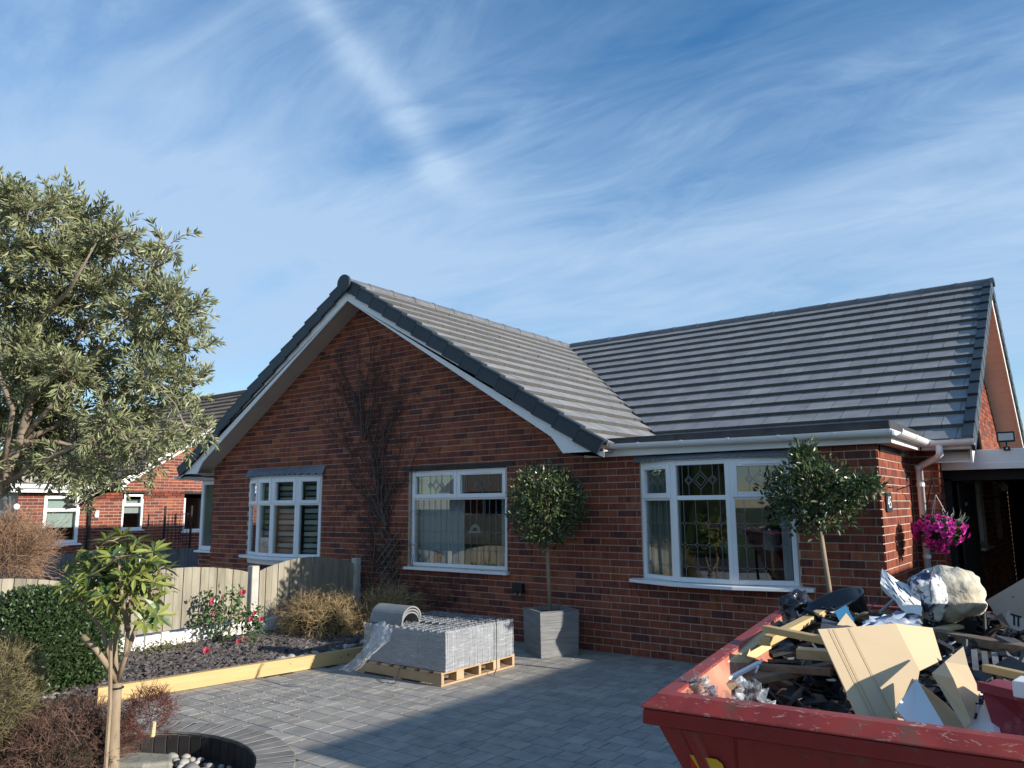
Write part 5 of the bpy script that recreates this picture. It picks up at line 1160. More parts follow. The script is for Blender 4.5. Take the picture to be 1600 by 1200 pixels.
# long timber beam
M_PINE = mat('fresh_pine', [(.50, .34, .15), (.60, .43, .20)], scale=5, stretch=(3, .25, 6), rough=.65, bump=.15, bscale=30, dirt=((.40, .20, .06), 3.3, .70, .06), bdist=.003)
M_PINE2 = mat('pale_pine', [(.56, .42, .22), (.68, .53, .30)], scale=5, stretch=(.25, 3, 6), coord='OBJ', rough=.75, bump=.2, bscale=24, rnd=.12, bdist=.003, dirt=((.30, .22, .13), 4, .64, .2))
M_OLDWOOD = mat('old_timber', [(.11, .075, .05), (.22, .15, .095)], scale=5, stretch=(.3, 3, 5), coord='OBJ', rough=.9, bump=.4, bscale=24, rnd=.25, bdist=.004, dirt=((.30, .24, .16), 5, .6, .2))
p, q = Vector((-6.60, -4.26, .065)), Vector((-6.17, -1.55, .065)); obj('timber_beam', M().bar(p, q, .07, .125), M_PINE, None, None, 'long yellow pine beam lying along the edge of the slate bed', 'timber', bevel=.003, loc=(-6.4, -2.9, 0))
# pallet
M_PAL = mat('pallet_wood', [(.46, .31, .18), (.60, .43, .27)], scale=5, rough=.8, bump=.3, bscale=30, rnd=.15, bdist=.003, dirt=((.30, .22, .15), 4, .62, .2))
pt = thing('pallet', 'low wooden pallet on the paving under the wrapped roof tiles', 'pallet', (-5.26, -1.68, 0))
PX0, PX1, PY0, PY1 = -5.80, -4.715, -2.217, -1.15
for i in range(7): x = PX0+(PX1-PX0-.10)*i/6; obj('deck_board', M().box(x, x+.10, PY0, PY1, .098, .118), M_PAL, pt, bevel=.003)
for y in (PY0, (PY0+PY1)/2-.02, PY1-.04): obj('bearer', M().box(PX0, PX1, y+.003, y+.037, .018, .097), M_PAL, pt, bevel=.003)
for x in (PX0, (PX0+PX1)/2-.05, PX1-.10): obj('bottom_board', M().box(x, x+.10, PY0, PY1, 0.001, .017), M_PAL, pt, bevel=.003)
for y in (-1.95, -1.42): obj('block', M().box(PX1-.11, PX1-.012, y-.05, y+.05, .019, .096), M_PAL, pt)
# tile pack
tp = thing('tile_pack', 'plastic wrapped block of grey roof tiles stacked on edge on the pallet', 'roof tiles', (-5.24, -1.70, .12))
M_TP = mat('new_tile', [(.16, .17, .185), (.22, .23, .245)], scale=6, rough=.6, bump=.2, bscale=60, rnd=.22, bdist=.003, dirt=((.36, .38, .40), 7, .60, .25))
tt = M()
for y0_ in (-.011,): tt.box(-.170, .170, -.0105, .0045, -.165, .155)
for x in (-.13, -.04, .05, .14): tt.box(x-.02, x+.02, -.0105, .0095, .1552, .172)
tt.box(-.168, -.15, .0046, .0115, -.165, .155); tt.box(.15, .168, .0046, .0115, -.165, .155)
tme = make_mesh('roof_tile', tt, M_TP); n = 0
TY0, TY1 = -2.19, -1.22
for c in range(3):
    for i in range(42):
        y = TY0+.012+(TY1-TY0-.024)*i/41; x = -5.545+c*.343
        if c == 1 and 12 < i < 17: continue
        put('roof_tile', tme, tp, Matrix.Translation((x, y, .287+random.uniform(-.003, .003))) @ Matrix.Rotation(random.uniform(-.03, .03), 4, 'X'))
FILM = film('stretch_film', .22, (1.2, 1.2, 14), 7)
def sheet(m, c00, c10, c11, c01, nu=14, nv=8, amp=.004):
    c00, c10, c11, c01 = map(Vector, (c00, c10, c11, c01)); nrm = (c10-c00).cross(c01-c00).normalized(); vs = []
    for j in range(nv+1):
        for i in range(nu+1): p = c00.lerp(c10, i/nu).lerp(c01.lerp(c11, i/nu), j/nv); vs.append(p+nrm*random.uniform(-amp, amp))
    return m.add(vs, [(j*(nu+1)+i, j*(nu+1)+i+1, (j+1)*(nu+1)+i+1, (j+1)*(nu+1)+i) for j in range(nv) for i in range(nu)])
w = M(); a, b, z0_, z1_ = -5.725, -4.682, .125, .462
sheet(w, (a, TY0-.012, z0_), (b, TY0-.012, z0_), (b, TY0-.012, z1_+.012), (a, TY0-.012, z1_)); sheet(w, (b, TY0-.012, z0_), (b, TY1+.012, z0_), (b, TY1+.012, z1_), (b, TY0-.012, z1_+.012)); sheet(w, (b, TY1+.012, z0_), (a, TY1+.012, z0_), (a, TY1+.012, z1_), (b, TY1+.012, z1_)); sheet(w, (a, TY1+.012, z0_), (a, TY0-.012, z0_), (a, TY0-.012, z1_), (a, TY1+.012, z1_))
obj('film_wrap', w, FILM, tp, smooth=True)
w = M(); P4 = [Vector(x) for x in ((-5.253,-2.625,0.482), (-5.008,-2.646,0.559), (-4.880,-2.663,0.493), (-4.942,-2.689,0.386))]
def cloth(parent, name, rows, mt, fold=.02, k=10, label=None, cat=None, loc=None, seed=0, sm=True):
    """rows of points (each a polyline); a crumpled sheet lofted through them"""
    rows = [[Vector(p) for p in r] for r in rows]; m = M(); vs = []; R = random.Random(seed); nu = k
    def samp(r, t):
        x = t*(len(r)-1); i = min(int(x), len(r)-2); return r[i].lerp(r[i+1], x-i)
    nv = max(6, k)
    for j in range(nv+1):
        y = j/nv*(len(rows)-1); a = min(int(y), len(rows)-2)
        for i in range(nu+1):
            p = samp(rows[a], i/nu).lerp(samp(rows[a+1], i/nu), y-a); ph = math.sin(i*1.9+seed)*math.cos(j*1.3+seed*2)+.6*math.sin(i*.9+j*1.7+seed); vs.append(p+Vector((R.uniform(-1, 1), R.uniform(-1, 1), R.uniform(-1, 1)))*fold*.45+Vector((.4, -.8, .5))*ph*fold*.5)
    m.add(vs, [(j*(nu+1)+i, j*(nu+1)+i+1, (j+1)*(nu+1)+i+1, (j+1)*(nu+1)+i) for j in range(nv) for i in range(nu)])
    return obj(name, m, mt, parent, None, label, cat, smooth=sm, loc=loc)
cloth(tp, 'loose_film', [[(-5.080,-2.674,0.556), (-4.959,-2.678,0.588), (-4.835,-2.700,0.528)], [(-5.087,-2.738,0.405), (-4.955,-2.765,0.406), (-4.818,-2.736,0.457)], [(-5.161,-2.832,0.281), (-5.029,-2.858,0.274), (-4.936,-2.803,0.352)], [(-5.355,-2.830,0.176), (-5.202,-2.842,0.175), (-5.087,-2.825,0.206)]], film('loose_film', .38, (1, 1, .5), 9), .018, 18, seed=3)
obj('strap', M().tube([(-4.69, -2.0+.50, .50), (-4.665, -1.50, .46), (-4.662, -1.51, .2), (-4.64, -1.53, .06), (-4.62, -1.60, .008)], .004, 5), M_BLACK, tp)
obj('strap', M().tube([(-5.2, -2.23, .13), (-5.18, -2.28, .07), (-5.14, -2.36, .006), (-5.25, -2.40, .006), (-5.38, -2.34, .006), (-5.36, -2.27, .006)], .003, 5), M_BLACK, tp)
obj('strap', M().bar((-4.69, -1.50, .466), (-5.72, -1.50, .466), .012, .003), M_BLACK, tp)
# ridge tiles lying on the pack
R_ = Matrix.Identity(4)
def half_round(r, th, L, mt, seg=14):
    m = M(); vs = []
    for x in (-L/2, L/2):
        for rr in (r, r-th): vs += [(x, math.cos(math.pi*j/seg)*rr, math.sin(math.pi*j/seg)*rr*.86) for j in range(seg+1)]
    k = seg+1; fs = [q for j in range(seg) for q in ((j, j+1, 2*k+j+1, 2*k+j), (k+j+1, k+j, 3*k+j, 3*k+j+1), (j+1, j, k+j, k+j+1), (2*k+j, 2*k+j+1, 3*k+j+1, 3*k+j))]+[(0, 2*k, 3*k, k), (seg, k+seg, 3*k+seg, 2*k+seg)]
    return m.add(vs, fs)
M_RT = mat('new_ridge_tile', [(.20, .21, .21), (.27, .275, .27)], scale=5, rough=.6, bump=.2, bscale=60, dirt=((.40, .40, .36), 5, .6, .2))
for i, lb in enumerate(('lowest of three nested half-round ridge tiles on the wrapped tiles', 'middle one of three nested half-round ridge tiles on the wrapped tiles', 'topmost of three nested half-round ridge tiles on the wrapped tiles')):
    me = make_mesh('ridge_tile', half_round(.128, .016, .42, M_RT), M_RT)
    o = put('ridge_tile', me, None, Matrix.Translation((-5.50+i*.006, -2.02+i*.004, .462+i*.026)) @ Matrix.Rotation(rad(2-i), 4, 'Z')); props(o, lb, 'ridge tile', 'nested ridge tiles on the tile pack'); o.data.polygons.foreach_set('use_smooth', [False]*len(me.polygons))
# --- rocks
M_ROCK = mat('garden_rock', [(.22, .21, .17), (.36, .34, .28)], scale=5, rough=.9, bump=.8, bscale=18, bdist=.01, dirt=((.20, .20, .13), 4, .58, .2))
M_PEB = mat('pebble', [(.25, .24, .21), (.40, .38, .34)], scale=12, rough=.7, bump=.2, bscale=60, rnd=.35)
def icos(sub=1):
    import bmesh
    b = bmesh.new(); bmesh.ops.create_icosphere(b, subdivisions=sub, radius=1); v = [tuple(x.co) for x in b.verts]; f = [tuple(q.index for q in x.verts) for x in b.faces]; b.free(); return v, f
IV, IF = icos(2)
def rock(sx, sy, sz, jag=.12):
    s = random.random()*9; return [(x*sx*(1+jag*math.sin(3*y+s)), y*sy*(1+jag*math.sin(4*z+s)), z*sz*(1+jag*math.cos(3*x+s))) for x, y, z in IV]
m = M(); s = (-4.508,-5.037,0.144); m.prism([(-5.31, -4.93), (-5.05, -4.93), (-4.84, -4.80), (-4.74, -4.66), (-4.93, -4.555), (-5.15, -4.65), (-5.28, -4.80)], lambda u, v, h: Vector((u, v, h)), -.15, lambda u, v: .0+.04*(u+5)-.05*(v+4.8))
obj('rock_slab', m, M_ROCK, None, None, 'flat grey stone slab at the foot of the small forked tree', 'rock', bevel=.02, loc=(-5.02, -4.98, -.1))
pb = [(270, 1180), (285, 1190), (300, 1178), (312, 1190), (322, 1178), (335, 1192), (350, 1185), (362, 1195), (276, 1196), (292, 1198), (330, 1200), (375, 1190), (262, 1190)]
for i in range(46):
    if i < 6: a = random.uniform(.7, 1.75); x, y = BC.x+.66*math.cos(a), BC.y+.66*math.sin(a); r = random.uniform(.055, .075)
    else: a = random.uniform(.3, 2.2); rr = random.uniform(.45, .90); x, y = BC.x+rr*math.cos(a), BC.y+rr*math.sin(a); r = random.uniform(.022, .042)
    v_ = rock(r*1.15, r*.9, r*.7); me = make_mesh('pebble', M().add(v_, IF), M_PEB, smooth=True); o = put('pebble', me, None, Matrix.Translation((x, y, -.15+r*.6)) @ Matrix.Rotation(random.uniform(0, 6), 4, 'Z')); props(o, 'rounded pale cobble lying in the round bed by the dark brick ring', 'stone', 'cobbles in the round bed')
m = M(); pp = []
for _ in range(420):
    a = random.uniform(0, 6.28); rr = .92*math.sqrt(random.random()); pp.append((BC.x+rr*math.cos(a), BC.y+rr*math.sin(a), -.14))
IV1, IF1 = icos(1); m.inst([(x*1.1, y*.9, z*.6) for x, y, z in IV1], IF1, pp, euler_mats(len(pp), .2), np.random.uniform(.012, .028, len(pp))); obj('gravel', m, M_PEB, bed, kind='stuff', smooth=True)
# cobbles at the foot of the twiggy bush and along the bed edge
k = 0
for i in range(64):
    if i < 40: t_ = random.random(); x, y = -6.30-.35*t_+random.gauss(0, .05), -1.7-1.0*t_+random.gauss(0, .12); x = -6.42+random.gauss(0, .06)-.0*t_; y = -1.25-1.6*t_
    else: t_ = (i-40)/23; x, y = -6.78-.30*t_+random.gauss(0, .02), -4.42-1.2*t_
    r = random.uniform(.020, .048) if i < 40 else random.uniform(.022, .04); me = make_mesh('cobble', M().add(rock(r*1.15, r*.9, r*.65), IF), M_PEB, smooth=True)
    o = put('cobble', me, None, Matrix.Translation((x-.10 if i < 40 else x, y, .07+r*.3)) @ Matrix.Rotation(random.uniform(0, 6), 4, 'Z'))
    if i < 40: props(o, 'grey cobble among the slate chips before the dry twiggy bush', 'stone', 'cobbles before the twiggy bush')
    else: props(o, 'pale cobble edging the slate bed beside the green dome bush', 'stone', 'pale cobbles edging the bed')
obj('cut_stump', M().tube([(-4.356,-5.016,0.294), (-4.340,-5.019,0.372)], [.014, .011], 7), M_PINE2, None, None, 'short pale split stake end in the brown heather', 'stake', loc=(-4.347,-5.016,0.330))
# --- hanging basket
hb = thing('hanging_basket', 'hanging basket of magenta flowers and silvery leaves by the downpipe', 'hanging basket', (-1.20, .76, 1.32))
c = Vector((-1.20, .76, 1.30)); m = M(); m.lathe([(.001, -.13), (.07, -.11), (.12, -.05), (.14, .01), (.13, .015), (.001, 0)], c, 16); obj('bowl', m, M_SOIL, hb)
for a in (0, 2.1, 4.2): obj('chain', M().tube([c+Vector((.13*math.cos(a), .13*math.sin(a), .01)), c+Vector((0, 0, .33))], .0035, 4), M_CAME, hb)
obj('bracket', M().tube([(-1.40, 1.49, 1.78), (-1.22, .78, 1.78), (-1.20, .74, 1.70), (-1.2, .76, 1.63)], .007, 5), M_BLACK, hb); obj('bracket_arm', M().tube([(-1.40, 1.49, 1.52), (-1.26, 1.0, 1.77)], .006, 5), M_BLACK, hb)
M_MAG = mat('magenta_petal', [(.62, .025, .34), (.78, .10, .50)], scale=30, rough=.6, bump=0, rnd=.25, trans=.2); M_SILV = mat('silver_leaf', [(.26, .32, .26), (.40, .46, .40)], rough=.6, bump=0, rnd=.3, trans=.15)
P_, N_ = ell_points(520, c+Vector((0, 0, .0)), (.19, .19, .13), .5); m = M(); tv, tf = leaf_t(.4, .2, .2); m.inst(tv, tf, P_, frames(N_+.6*np.random.normal(size=N_.shape)), np.random.uniform(.03, .06, len(P_))); obj('foliage', m, M_BOX, hb, kind='stuff')
P_, N_ = ell_points(60, c+Vector((.10, .0, .06)), (.12, .12, .09), .5); m = M(); tv, tf = leaf_t(.2, .2, .2); m.inst(tv, tf, P_, frames(N_+np.array([.3, 0, .9])), np.random.uniform(.05, .10, len(P_))); obj('silver_leaves', m, M_SILV, hb, kind='stuff')
for i in range(95):
    v_ = rnd_dir(); 
    if v_.dot(Vector((.1, -1, .2))) < -.3: v_ = -v_
    k = random.uniform(.9, 1.1); p = c+Vector((v_.x*.22*k, v_.y*.21*k, v_.z*.13*k-.01*0)); 
    if i > 76: p = c+Vector((random.gauss(.02, .05), -.12, -.13+random.gauss(0, .025)))
    bloom(hb, p, random.uniform(.024, .038), 'flower', M_MAG, axis=tuple((p-c).normalized()+.3*rnd_dir()))
# --- things seen through the windows
t = thing('vase_of_flowers', 'green glass vase of pink flowers behind the middle light of the right window', 'vase', (-3.0, .28, .82))
obj('vase', M().lathe([(.001, 0), (.055, 0), (.06, .05), (.075, .22), (.095, .33), (.088, .33), (.001, .1)], (-3.0, .28, .84), 18), mat('green_glass', [(.02, .16, .07), (.04, .26, .10)], scale=12, stretch=(6, 6, .4), rough=.12, bump=0, spec=.6), t)
stf = M()
for i in range(26):
    a = random.uniform(0, 6.28); rr = random.uniform(.02, .26); h = random.uniform(.42, .72); p = Vector((-3.0+rr*math.cos(a), .28+.5*rr*math.sin(a), .84+h)); stf.tube([(-3.0, .28, 1.05), (-3.0+rr*.4*math.cos(a), .28, 1.2), p], .003, 4, cap=False)
    bloom(t, p, random.uniform(.025, .05), 'flower', mat('dusty_pink', [(.36, .09, .16), (.50, .16, .26)], rough=.7, bump=0) if i == 0 else bpy.data.materials['dusty_pink'])
obj('stalks', stf, M_BOX, t)
t = thing('table_lamp', 'beaded table lamp behind the right light of the right bow window', 'lamp', (-2.62, .34, .82))
obj('base', M().lathe([(.001, 0), (.06, 0), (.06, .02), (.022, .05), (.022, .26), (.001, .27)], (-2.62, .34, .84), 12), mat('brass', [(.38, .30, .12)], rough=.3, metal=.7, bump=0), t)
obj('shade', M().lathe([(.085, 0), (.078, .20)], (-2.62, .34, 1.10), 16), mat('beaded_shade', [(.20, .20, .20), (.34, .33, .32)], scale=40, rough=.5, bump=.5, bscale=50), t)
t = thing('rainbow_ornament', 'pale rainbow arch ornament behind the middle window', 'ornament', (-6.35, .18, 1.22))
m = M(); 
for r0 in (.075, .055): m.tube([Vector((-6.32+r0*math.cos(math.pi*j/10), .18, 1.245+r0*math.sin(math.pi*j/10))) for j in range(11)], .010, 6)
obj('arch', m, mat('pale_ornament', [(.60, .58, .42)], rough=.7, bump=0), t); obj('base', M().box(-6.42, -6.22, .16, .20, 1.222, 1.238), M_WHITE, t); obj('ledge', M().box(-6.48, -6.10, .15, .5, 1.17, 1.22), M_OLDWOOD, t)
t = thing('red_ornament', 'round dark red ornament on the sill behind the middle window', 'ornament', (-6.95, .13, .84)); obj('ball', M().lathe([(.001, 0), (.04, .01), (.06, .06), (.045, .11), (.015, .13), (.001, .15)], (-6.93, .14, .84), 12), mat('dark_red', [(.16, .03, .04)], rough=.5, bump=0), t, smooth=True)
# ------------------------------------------------------------ skip
SA = rad(4.6); SB = rad(8.6); SO = Vector((-.825, -5.897, 0)); su = Vector((math.cos(SA), math.sin(SA), 0)); sv = Vector((-math.sin(SB), math.cos(SB), 0))
SK = lambda u, v, z: SO+su*u+sv*v+Vector((0, 0, z))
M_RED = mat('skip_paint', [(.17, .005, .003), (.24, .009, .005)], scale=4, rough=.42, bump=.25, bscale=30, bdist=.004, spec=.5, rmod=.3, dirt=((.20, .10, .075), 5.5, .60, .12))
M_REDRIM = mat('skip_rim_paint', [(.20, .012, .008), (.30, .040, .028)], scale=6, rough=.45, bump=.3, bscale=40, bdist=.003, spec=.5, rmod=.3, dirt=((.30, .17, .13), 9, .60, .1))
def worn(name, c1, c2, chip, rust, amt):
    m = bpy.data.materials.new(name); m.use_nodes = True; g = NT(m.node_tree); p = g.n['Principled BSDF']; vec = g.new('ShaderNodeNewGeometry').outputs['Position']
    c = g.mix(g.noise(vec, 3.5, 6, .65), c1, c2)
    mp = g.new('ShaderNodeMapping'); g.link(vec, mp.inputs[0]); mp.inputs['Scale'].default_value = (1., 1., 3.2); mp.inputs['Rotation'].default_value = (.3, .5, .2)
    sc = g.ramp(g.noise(mp.outputs[0], 26, 7, .72, 1.5), [(.615-amt, 0.), (.66-amt, .75)]); c = g.mix(sc, c, chip)
    rs = g.ramp(g.noise(vec, 7.5, 8, .72, .8), [(.56-amt, 0.), (.66-amt, .85)]); c = g.mix(rs, c, rust)
    st = g.new('ShaderNodeMapping'); g.link(vec, st.inputs[0]); st.inputs['Scale'].default_value = (22, 22, 1.2); c = g.mix(g.ramp(g.noise(st.outputs[0], 1., 5, .7), [(.60, 0.), (.72, .5)]), c, tuple(x*.35 for x in rust))
    g.link(c, p.inputs['Base Color']); g.link(g.m('ADD', g.m('MULTIPLY', g.noise(vec, 12, 5), .4), .28), p.inputs['Roughness'])
    b = g.new('ShaderNodeBump'); b.inputs['Strength'].default_value = .7; b.inputs['Distance'].default_value = .02; g.link(g.m('ADD', g.noise(vec, 5., 2), g.m('MULTIPLY', sc, -.08)), b.inputs['Height']); g.link(b.outputs[0], p.inputs['Normal']); return m
M_RED = worn('skip_paint', (.15, .004, .003), (.23, .009, .006), (.30, .10, .09), (.11, .045, .03), .0)
M_REDRIM = worn('skip_rim_paint', (.24, .022, .016), (.33, .052, .040), (.50, .38, .33), (.16, .07, .05), .03)
M_REDIN = mat('skip_inside', [(.34, .10, .06), (.50, .26, .17)], scale=7, rough=.75, bump=.4, bscale=40, bdist=.004, dirt=((.42, .34, .28), 8, .58, .15))
SL, SWD, SZ = 3.3, 1.88, 1.15
skip = thing('skip', 'big worn red builders skip heaped with rubbish at the lower right', 'skip', SK(SL/2, SWD/2, 0))
def ringloft(prof, m, L=SL, Wd=SWD, close=True):
    k = len(prof); vs = []
    for i_, z in prof: vs += [SK(i_[0], i_[1], z), SK(L-i_[0], i_[1], z), SK(L-i_[0], Wd-i_[1], z), SK(i_[0], Wd-i_[1], z)]
    fs = [(a*4+j, a*4+(j+1) % 4, ((a+1) % k)*4+(j+1) % 4, ((a+1) % k)*4+j) for a in range(k if close else k-1) for j in range(4)]
    return m.add(vs, fs)
P2 = lambda a: (a, a)
m = ringloft([(P2(.066), SZ), (P2(.030), SZ), (P2(0), SZ-.024), (P2(.004), SZ-.028), (P2(.066), SZ-.028)], M()); rim = obj('rim', m, M_REDRIM, skip, bevel=.003)
m = ringloft([(P2(.066), SZ-.029), (P2(.006), SZ-.029), (P2(.004), SZ-.058), (P2(.014), SZ-.062), (P2(.066), SZ-.062)], M()); obj('rim_band', m, M_RED, skip, bevel=.003)
m = ringloft([((.030, .032), SZ-.063), ((.60, .16), .10), ((.62, .18), .10), ((.058, .058), SZ-.063)], M(), close=True); body = obj('body', m, M_RED, skip)
obj('floor', M().add([SK(.6, .16, .11), SK(SL-.6, .16, .11), SK(SL-.6, SWD-.16, .11), SK(.6, SWD-.16, .11)], [(0, 1, 2, 3)]), M_REDIN, skip)
m = ringloft([((.065, .065), SZ-.004), ((.60, .175), .12)], M(), close=False); obj('inner_wall', m, M_REDIN, skip)
for u in (.075, .19, .75, 1.3, 1.9, 2.5, 3.0):
    r_ = M(); r_.add([SK(u, .034, SZ-.065), SK(u+.012, .022, SZ-.065), SK(u+.03, .022, SZ-.065), SK(u+.042, .034, SZ-.065), SK(u+(.45 if u < .1 else .0), .158, .12), SK(u+.012+(.45 if u < .1 else 0), .148, .12), SK(u+.03+(.45 if u < .1 else 0), .148, .12), SK(u+.042+(.45 if u < .1 else 0), .158, .12)], [(0, 1, 5, 4), (1, 2, 6, 5), (2, 3, 7, 6), (4, 5, 6, 7), (0, 3, 2, 1)]); obj('rib', r_, M_RED, skip)
for u in (.9, 2.3): obj('lifting_lug', M().tube([SK(u, .10, .80), SK(u, -.04, .80)], .035, 12), M_RED, skip)
def stick(poly, mt, name, d=.0):
    f = lambda u, z: SK(u, .030+(SZ-.063-z)*.129-.004-d, z); mm = M(); vs = [f(*p) for p in poly]; vs += [v_+sv*.002 for v_ in vs]; n = len(poly)
    mm.add(vs, [tuple(range(n)), tuple(range(n, 2*n))[::-1]]+[(i, n+i, n+(i+1) % n, (i+1) % n) for i in range(n)]); return obj(name, mm, mt, skip)
M_YEL = mat('reflective_yellow', [(.50, .30, .02), (.58, .36, .03)], scale=9, rough=.4, bump=0); M_RR = mat('reflective_red', [(.42, .012, .012)], rough=.35, bump=0)
stick([(.098, 1.035), (.155, 1.035), (.166, 1.028), (.178, 1.00), (.180, .93), (.168, .93)], M_YEL, 'yellow_marker', .001)
stick([(.098, 1.033), (.166, .93), (.150, .90), (.110, .90)], M_RR, 'red_marker', .0005)
# rubble filling
def hgt(u, v):
    a = 1.0+.10*min(1, max(0, (v-.35)/.9))+.05*math.sin(u*5+1)*math.sin(v*6)+.03*math.sin(u*13)*math.cos(v*11)
    return a-(.07 if u < .5 and v < .5 else 0)
m = M(); nu, nv = 44, 26; vs = []
for j in range(nv+1):
    for i in range(nu+1):
        u, v_ = .10+(SL-.2)*i/nu, .09+(SWD-.18)*j/nv; vs.append(SK(u, v_, hgt(u, v_)-.03+random.uniform(-.012, .012)))
m.add(vs, [(j*(nu+1)+i, j*(nu+1)+i+1, (j+1)*(nu+1)+i+1, (j+1)*(nu+1)+i) for j in range(nv) for i in range(nu)])
M_RUB = mat('rubble', [(.018, .017, .018), (.05, .046, .044)], scale=20, rough=.85, bump=.9, bscale=50, bdist=.02)
rub = obj('rubble', m, M_RUB, None, 'stuff', 'dark broken rubble filling the red skip', 'rubble', loc=SK(1.6, .9, .9))
M_SHARD = mat('dark_shard', [(.025, .027, .032), (.065, .066, .07)], scale=12, rough=.6, bump=.3, bscale=50, rnd=.5, bdist=.003, spec=.4)
pos = []; 
for _ in range(2300):
    u, v_ = random.uniform(.12, 1.9), random.uniform(.11, SWD-.12); pos.append(tuple(SK(u, v_, hgt(u, v_)+random.uniform(-.03, .035))))
m = M(); m.inst([(x*1.3, y*.9, z*.35) for x, y, z in cv], cf, pos, euler_mats(len(pos), .6), np.random.uniform(.02, .085, len(pos))); obj('broken_slates', m, M_SHARD, rub, kind='stuff')
def cols_mat(n_, a, b, **k): return mat(n_, [a, b], scale=9, rnd=.3, bump=.2, **k)
mixm = [cols_mat('rub_white', (.45, .45, .44), (.6, .6, .58), rough=.7), cols_mat('rub_tan', (.30, .21, .12), (.42, .31, .19), rough=.85), cols_mat('rub_grey', (.12, .12, .125), (.2, .2, .2), rough=.7), cols_mat('rub_blue', (.08, .12, .20), (.14, .18, .28), rough=.6), cols_mat('rub_brick', (.26, .09, .05), (.34, .14, .08), rough=.9)]
for k, (mt, n_, s0, s1) in enumerate(zip(mixm, (110, 150, 260, 40, 50), (.01, .012, .012, .01, .014), (.035, .05, .05, .04, .045))):
    pos = []
    for _ in range(n_): u, v_ = random.uniform(.12, 1.8), random.uniform(.11, SWD-.12); pos.append(tuple(SK(u, v_, hgt(u, v_)+random.uniform(-.01, .045))))
    m = M(); m.inst([(x*1.5, y*.7, z*.5) for x, y, z in cv], cf, pos, euler_mats(n_, .6), np.random.uniform(s0, s1, n_)); obj('rubble_bits', m, mt, rub, kind='stuff')
m = M()
for _ in range(150):
    u, v_ = random.uniform(.15, 1.7), random.uniform(.12, 1.7); p = SK(u, v_, hgt(u, v_)+random.uniform(0, .05)); d = rnd_dir(); d.z *= .3; d.normalize(); m.bar(p-d*random.uniform(.02, .10), p+d*random.uniform(.02, .10), random.uniform(.006, .022), random.uniform(.004, .012))
obj('wood_splinters', m, mat('splinter', [(.20, .14, .08), (.38, .28, .17)], scale=9, rough=.9, rnd=.5, bump=0), rub, kind='stuff')
# wiry scraps
m = M()
for _ in range(70):
    u, v_ = random.uniform(.15, 1.3), random.uniform(.15, 1.6); p = SK(u, v_, hgt(u, v_)+.01); pts = [p]; d = rnd_dir(); d.z = abs(d.z)*.3
    for i in range(5): d = (d+.5*rnd_dir()).normalized(); d.z *= .5; pts.append(pts[-1]+d*.045)
    m.tube(pts, .003, 4)
obj('cable_scraps', m, M_BLACK, rub, kind='stuff')
# rubbish, one by one
def plank(name, p, q, w, h, mt, label, cat='timber', group=None, roll=0.):
    p, q = Vector(p), Vector(q); L = (q-p).length; y = (q-p).normalized(); x = y.cross(Vector((0, 0, 1))).normalized(); z = x.cross(y); R = Matrix((x, y, z)).transposed().to_4x4() @ Matrix.Rotation(roll, 4, 'Y'); R.translation = (p+q)/2
    me = make_mesh(name, M().box(-w/2, w/2, -L/2, L/2, -h/2, h/2), mt); o = put(name, me, None, R); b = o.modifiers.new('b', 'BEVEL'); b.width = .0015; b.segments = 1; return props(o, label, cat, group)
plank('plank', (-0.842,-5.570,1.115), (-0.883,-4.874,1.125), .044, .036, M_PINE2, 'long thick pine batten lying along the left inner side of the skip')
plank('batten', (-0.815,-5.123,1.190), (-0.596,-5.247,1.190), .030, .018, M_PINE, 'thin yellow batten crossing over another, at the left of the big cardboard')
plank('batten', (-0.802,-5.172,1.160), (-0.816,-4.548,1.170), .034, .022, M_PINE, 'yellow batten slanting up towards the black bucket')
plank('offcut', (-0.728,-5.120,1.130), (-0.637,-5.104,1.130), .045, .028, M_PINE2, 'short square pine offcut beside the big cardboard sheet')
plank('old_batten', (-0.791,-5.279,1.110), (-0.592,-5.280,1.120), .026, .018, M_OLDWOOD, 'dark splintered roof batten left of the big cardboard sheet, upper one')
plank('old_batten', (-0.827,-5.506,1.090), (-0.628,-5.144,1.110), .030, .018, M_OLDWOOD, 'long dark roof batten running under the splintered one')
plank('old_batten', (-0.854,-5.066,1.050), (-0.719,-5.201,1.050), .026, .016, M_OLDWOOD, 'stubby dark batten end deep in the rubble')
plank('white_trim', (-0.815,-5.449,1.100), (-0.785,-5.274,1.120), .012, .010, M_UPVC, 'thin white plastic trim strip on the dark battens', 'trim')
plank('white_trim', (-0.783,-5.313,1.100), (-0.779,-5.269,1.130), .006, .006, M_UPVC, 'tiny white plastic strip standing up by the battens', 'trim')
plank('old_plank', (-0.692,-4.192,1.100), (-0.138,-4.935,1.160), .055, .025, M_OLDWOOD, 'long dark roof timber under the stuffed white sack, upper one')
plank('old_plank', (-0.483,-4.485,1.130), (-0.421,-4.309,1.130), .040, .012, M_PINE2, 'short tan board poking out beneath the stuffed white sack')
plank('old_plank', (-0.481,-4.316,1.100), (-0.115,-4.909,1.120), .050, .022, M_OLDWOOD, 'long dark roof timber under the stuffed white sack, lower one')
plank('batten', (-0.256,-5.171,1.150), (-0.119,-5.374,1.170), .024, .018, M_PINE, 'yellow batten above the maroon plastic crate at the right edge')
plank('board_offcut', (-0.309,-5.073,1.090), (-0.194,-5.027,1.090), .08, .012, M_PINE2, 'orange tan board offcut behind the maroon crate')
plank('pipe_offcut', (-0.650,-4.433,1.170), (-0.627,-4.234,1.209), .010, .010, M_CONC, 'thin grey pipe slanting beside the black bucket', 'pipe')
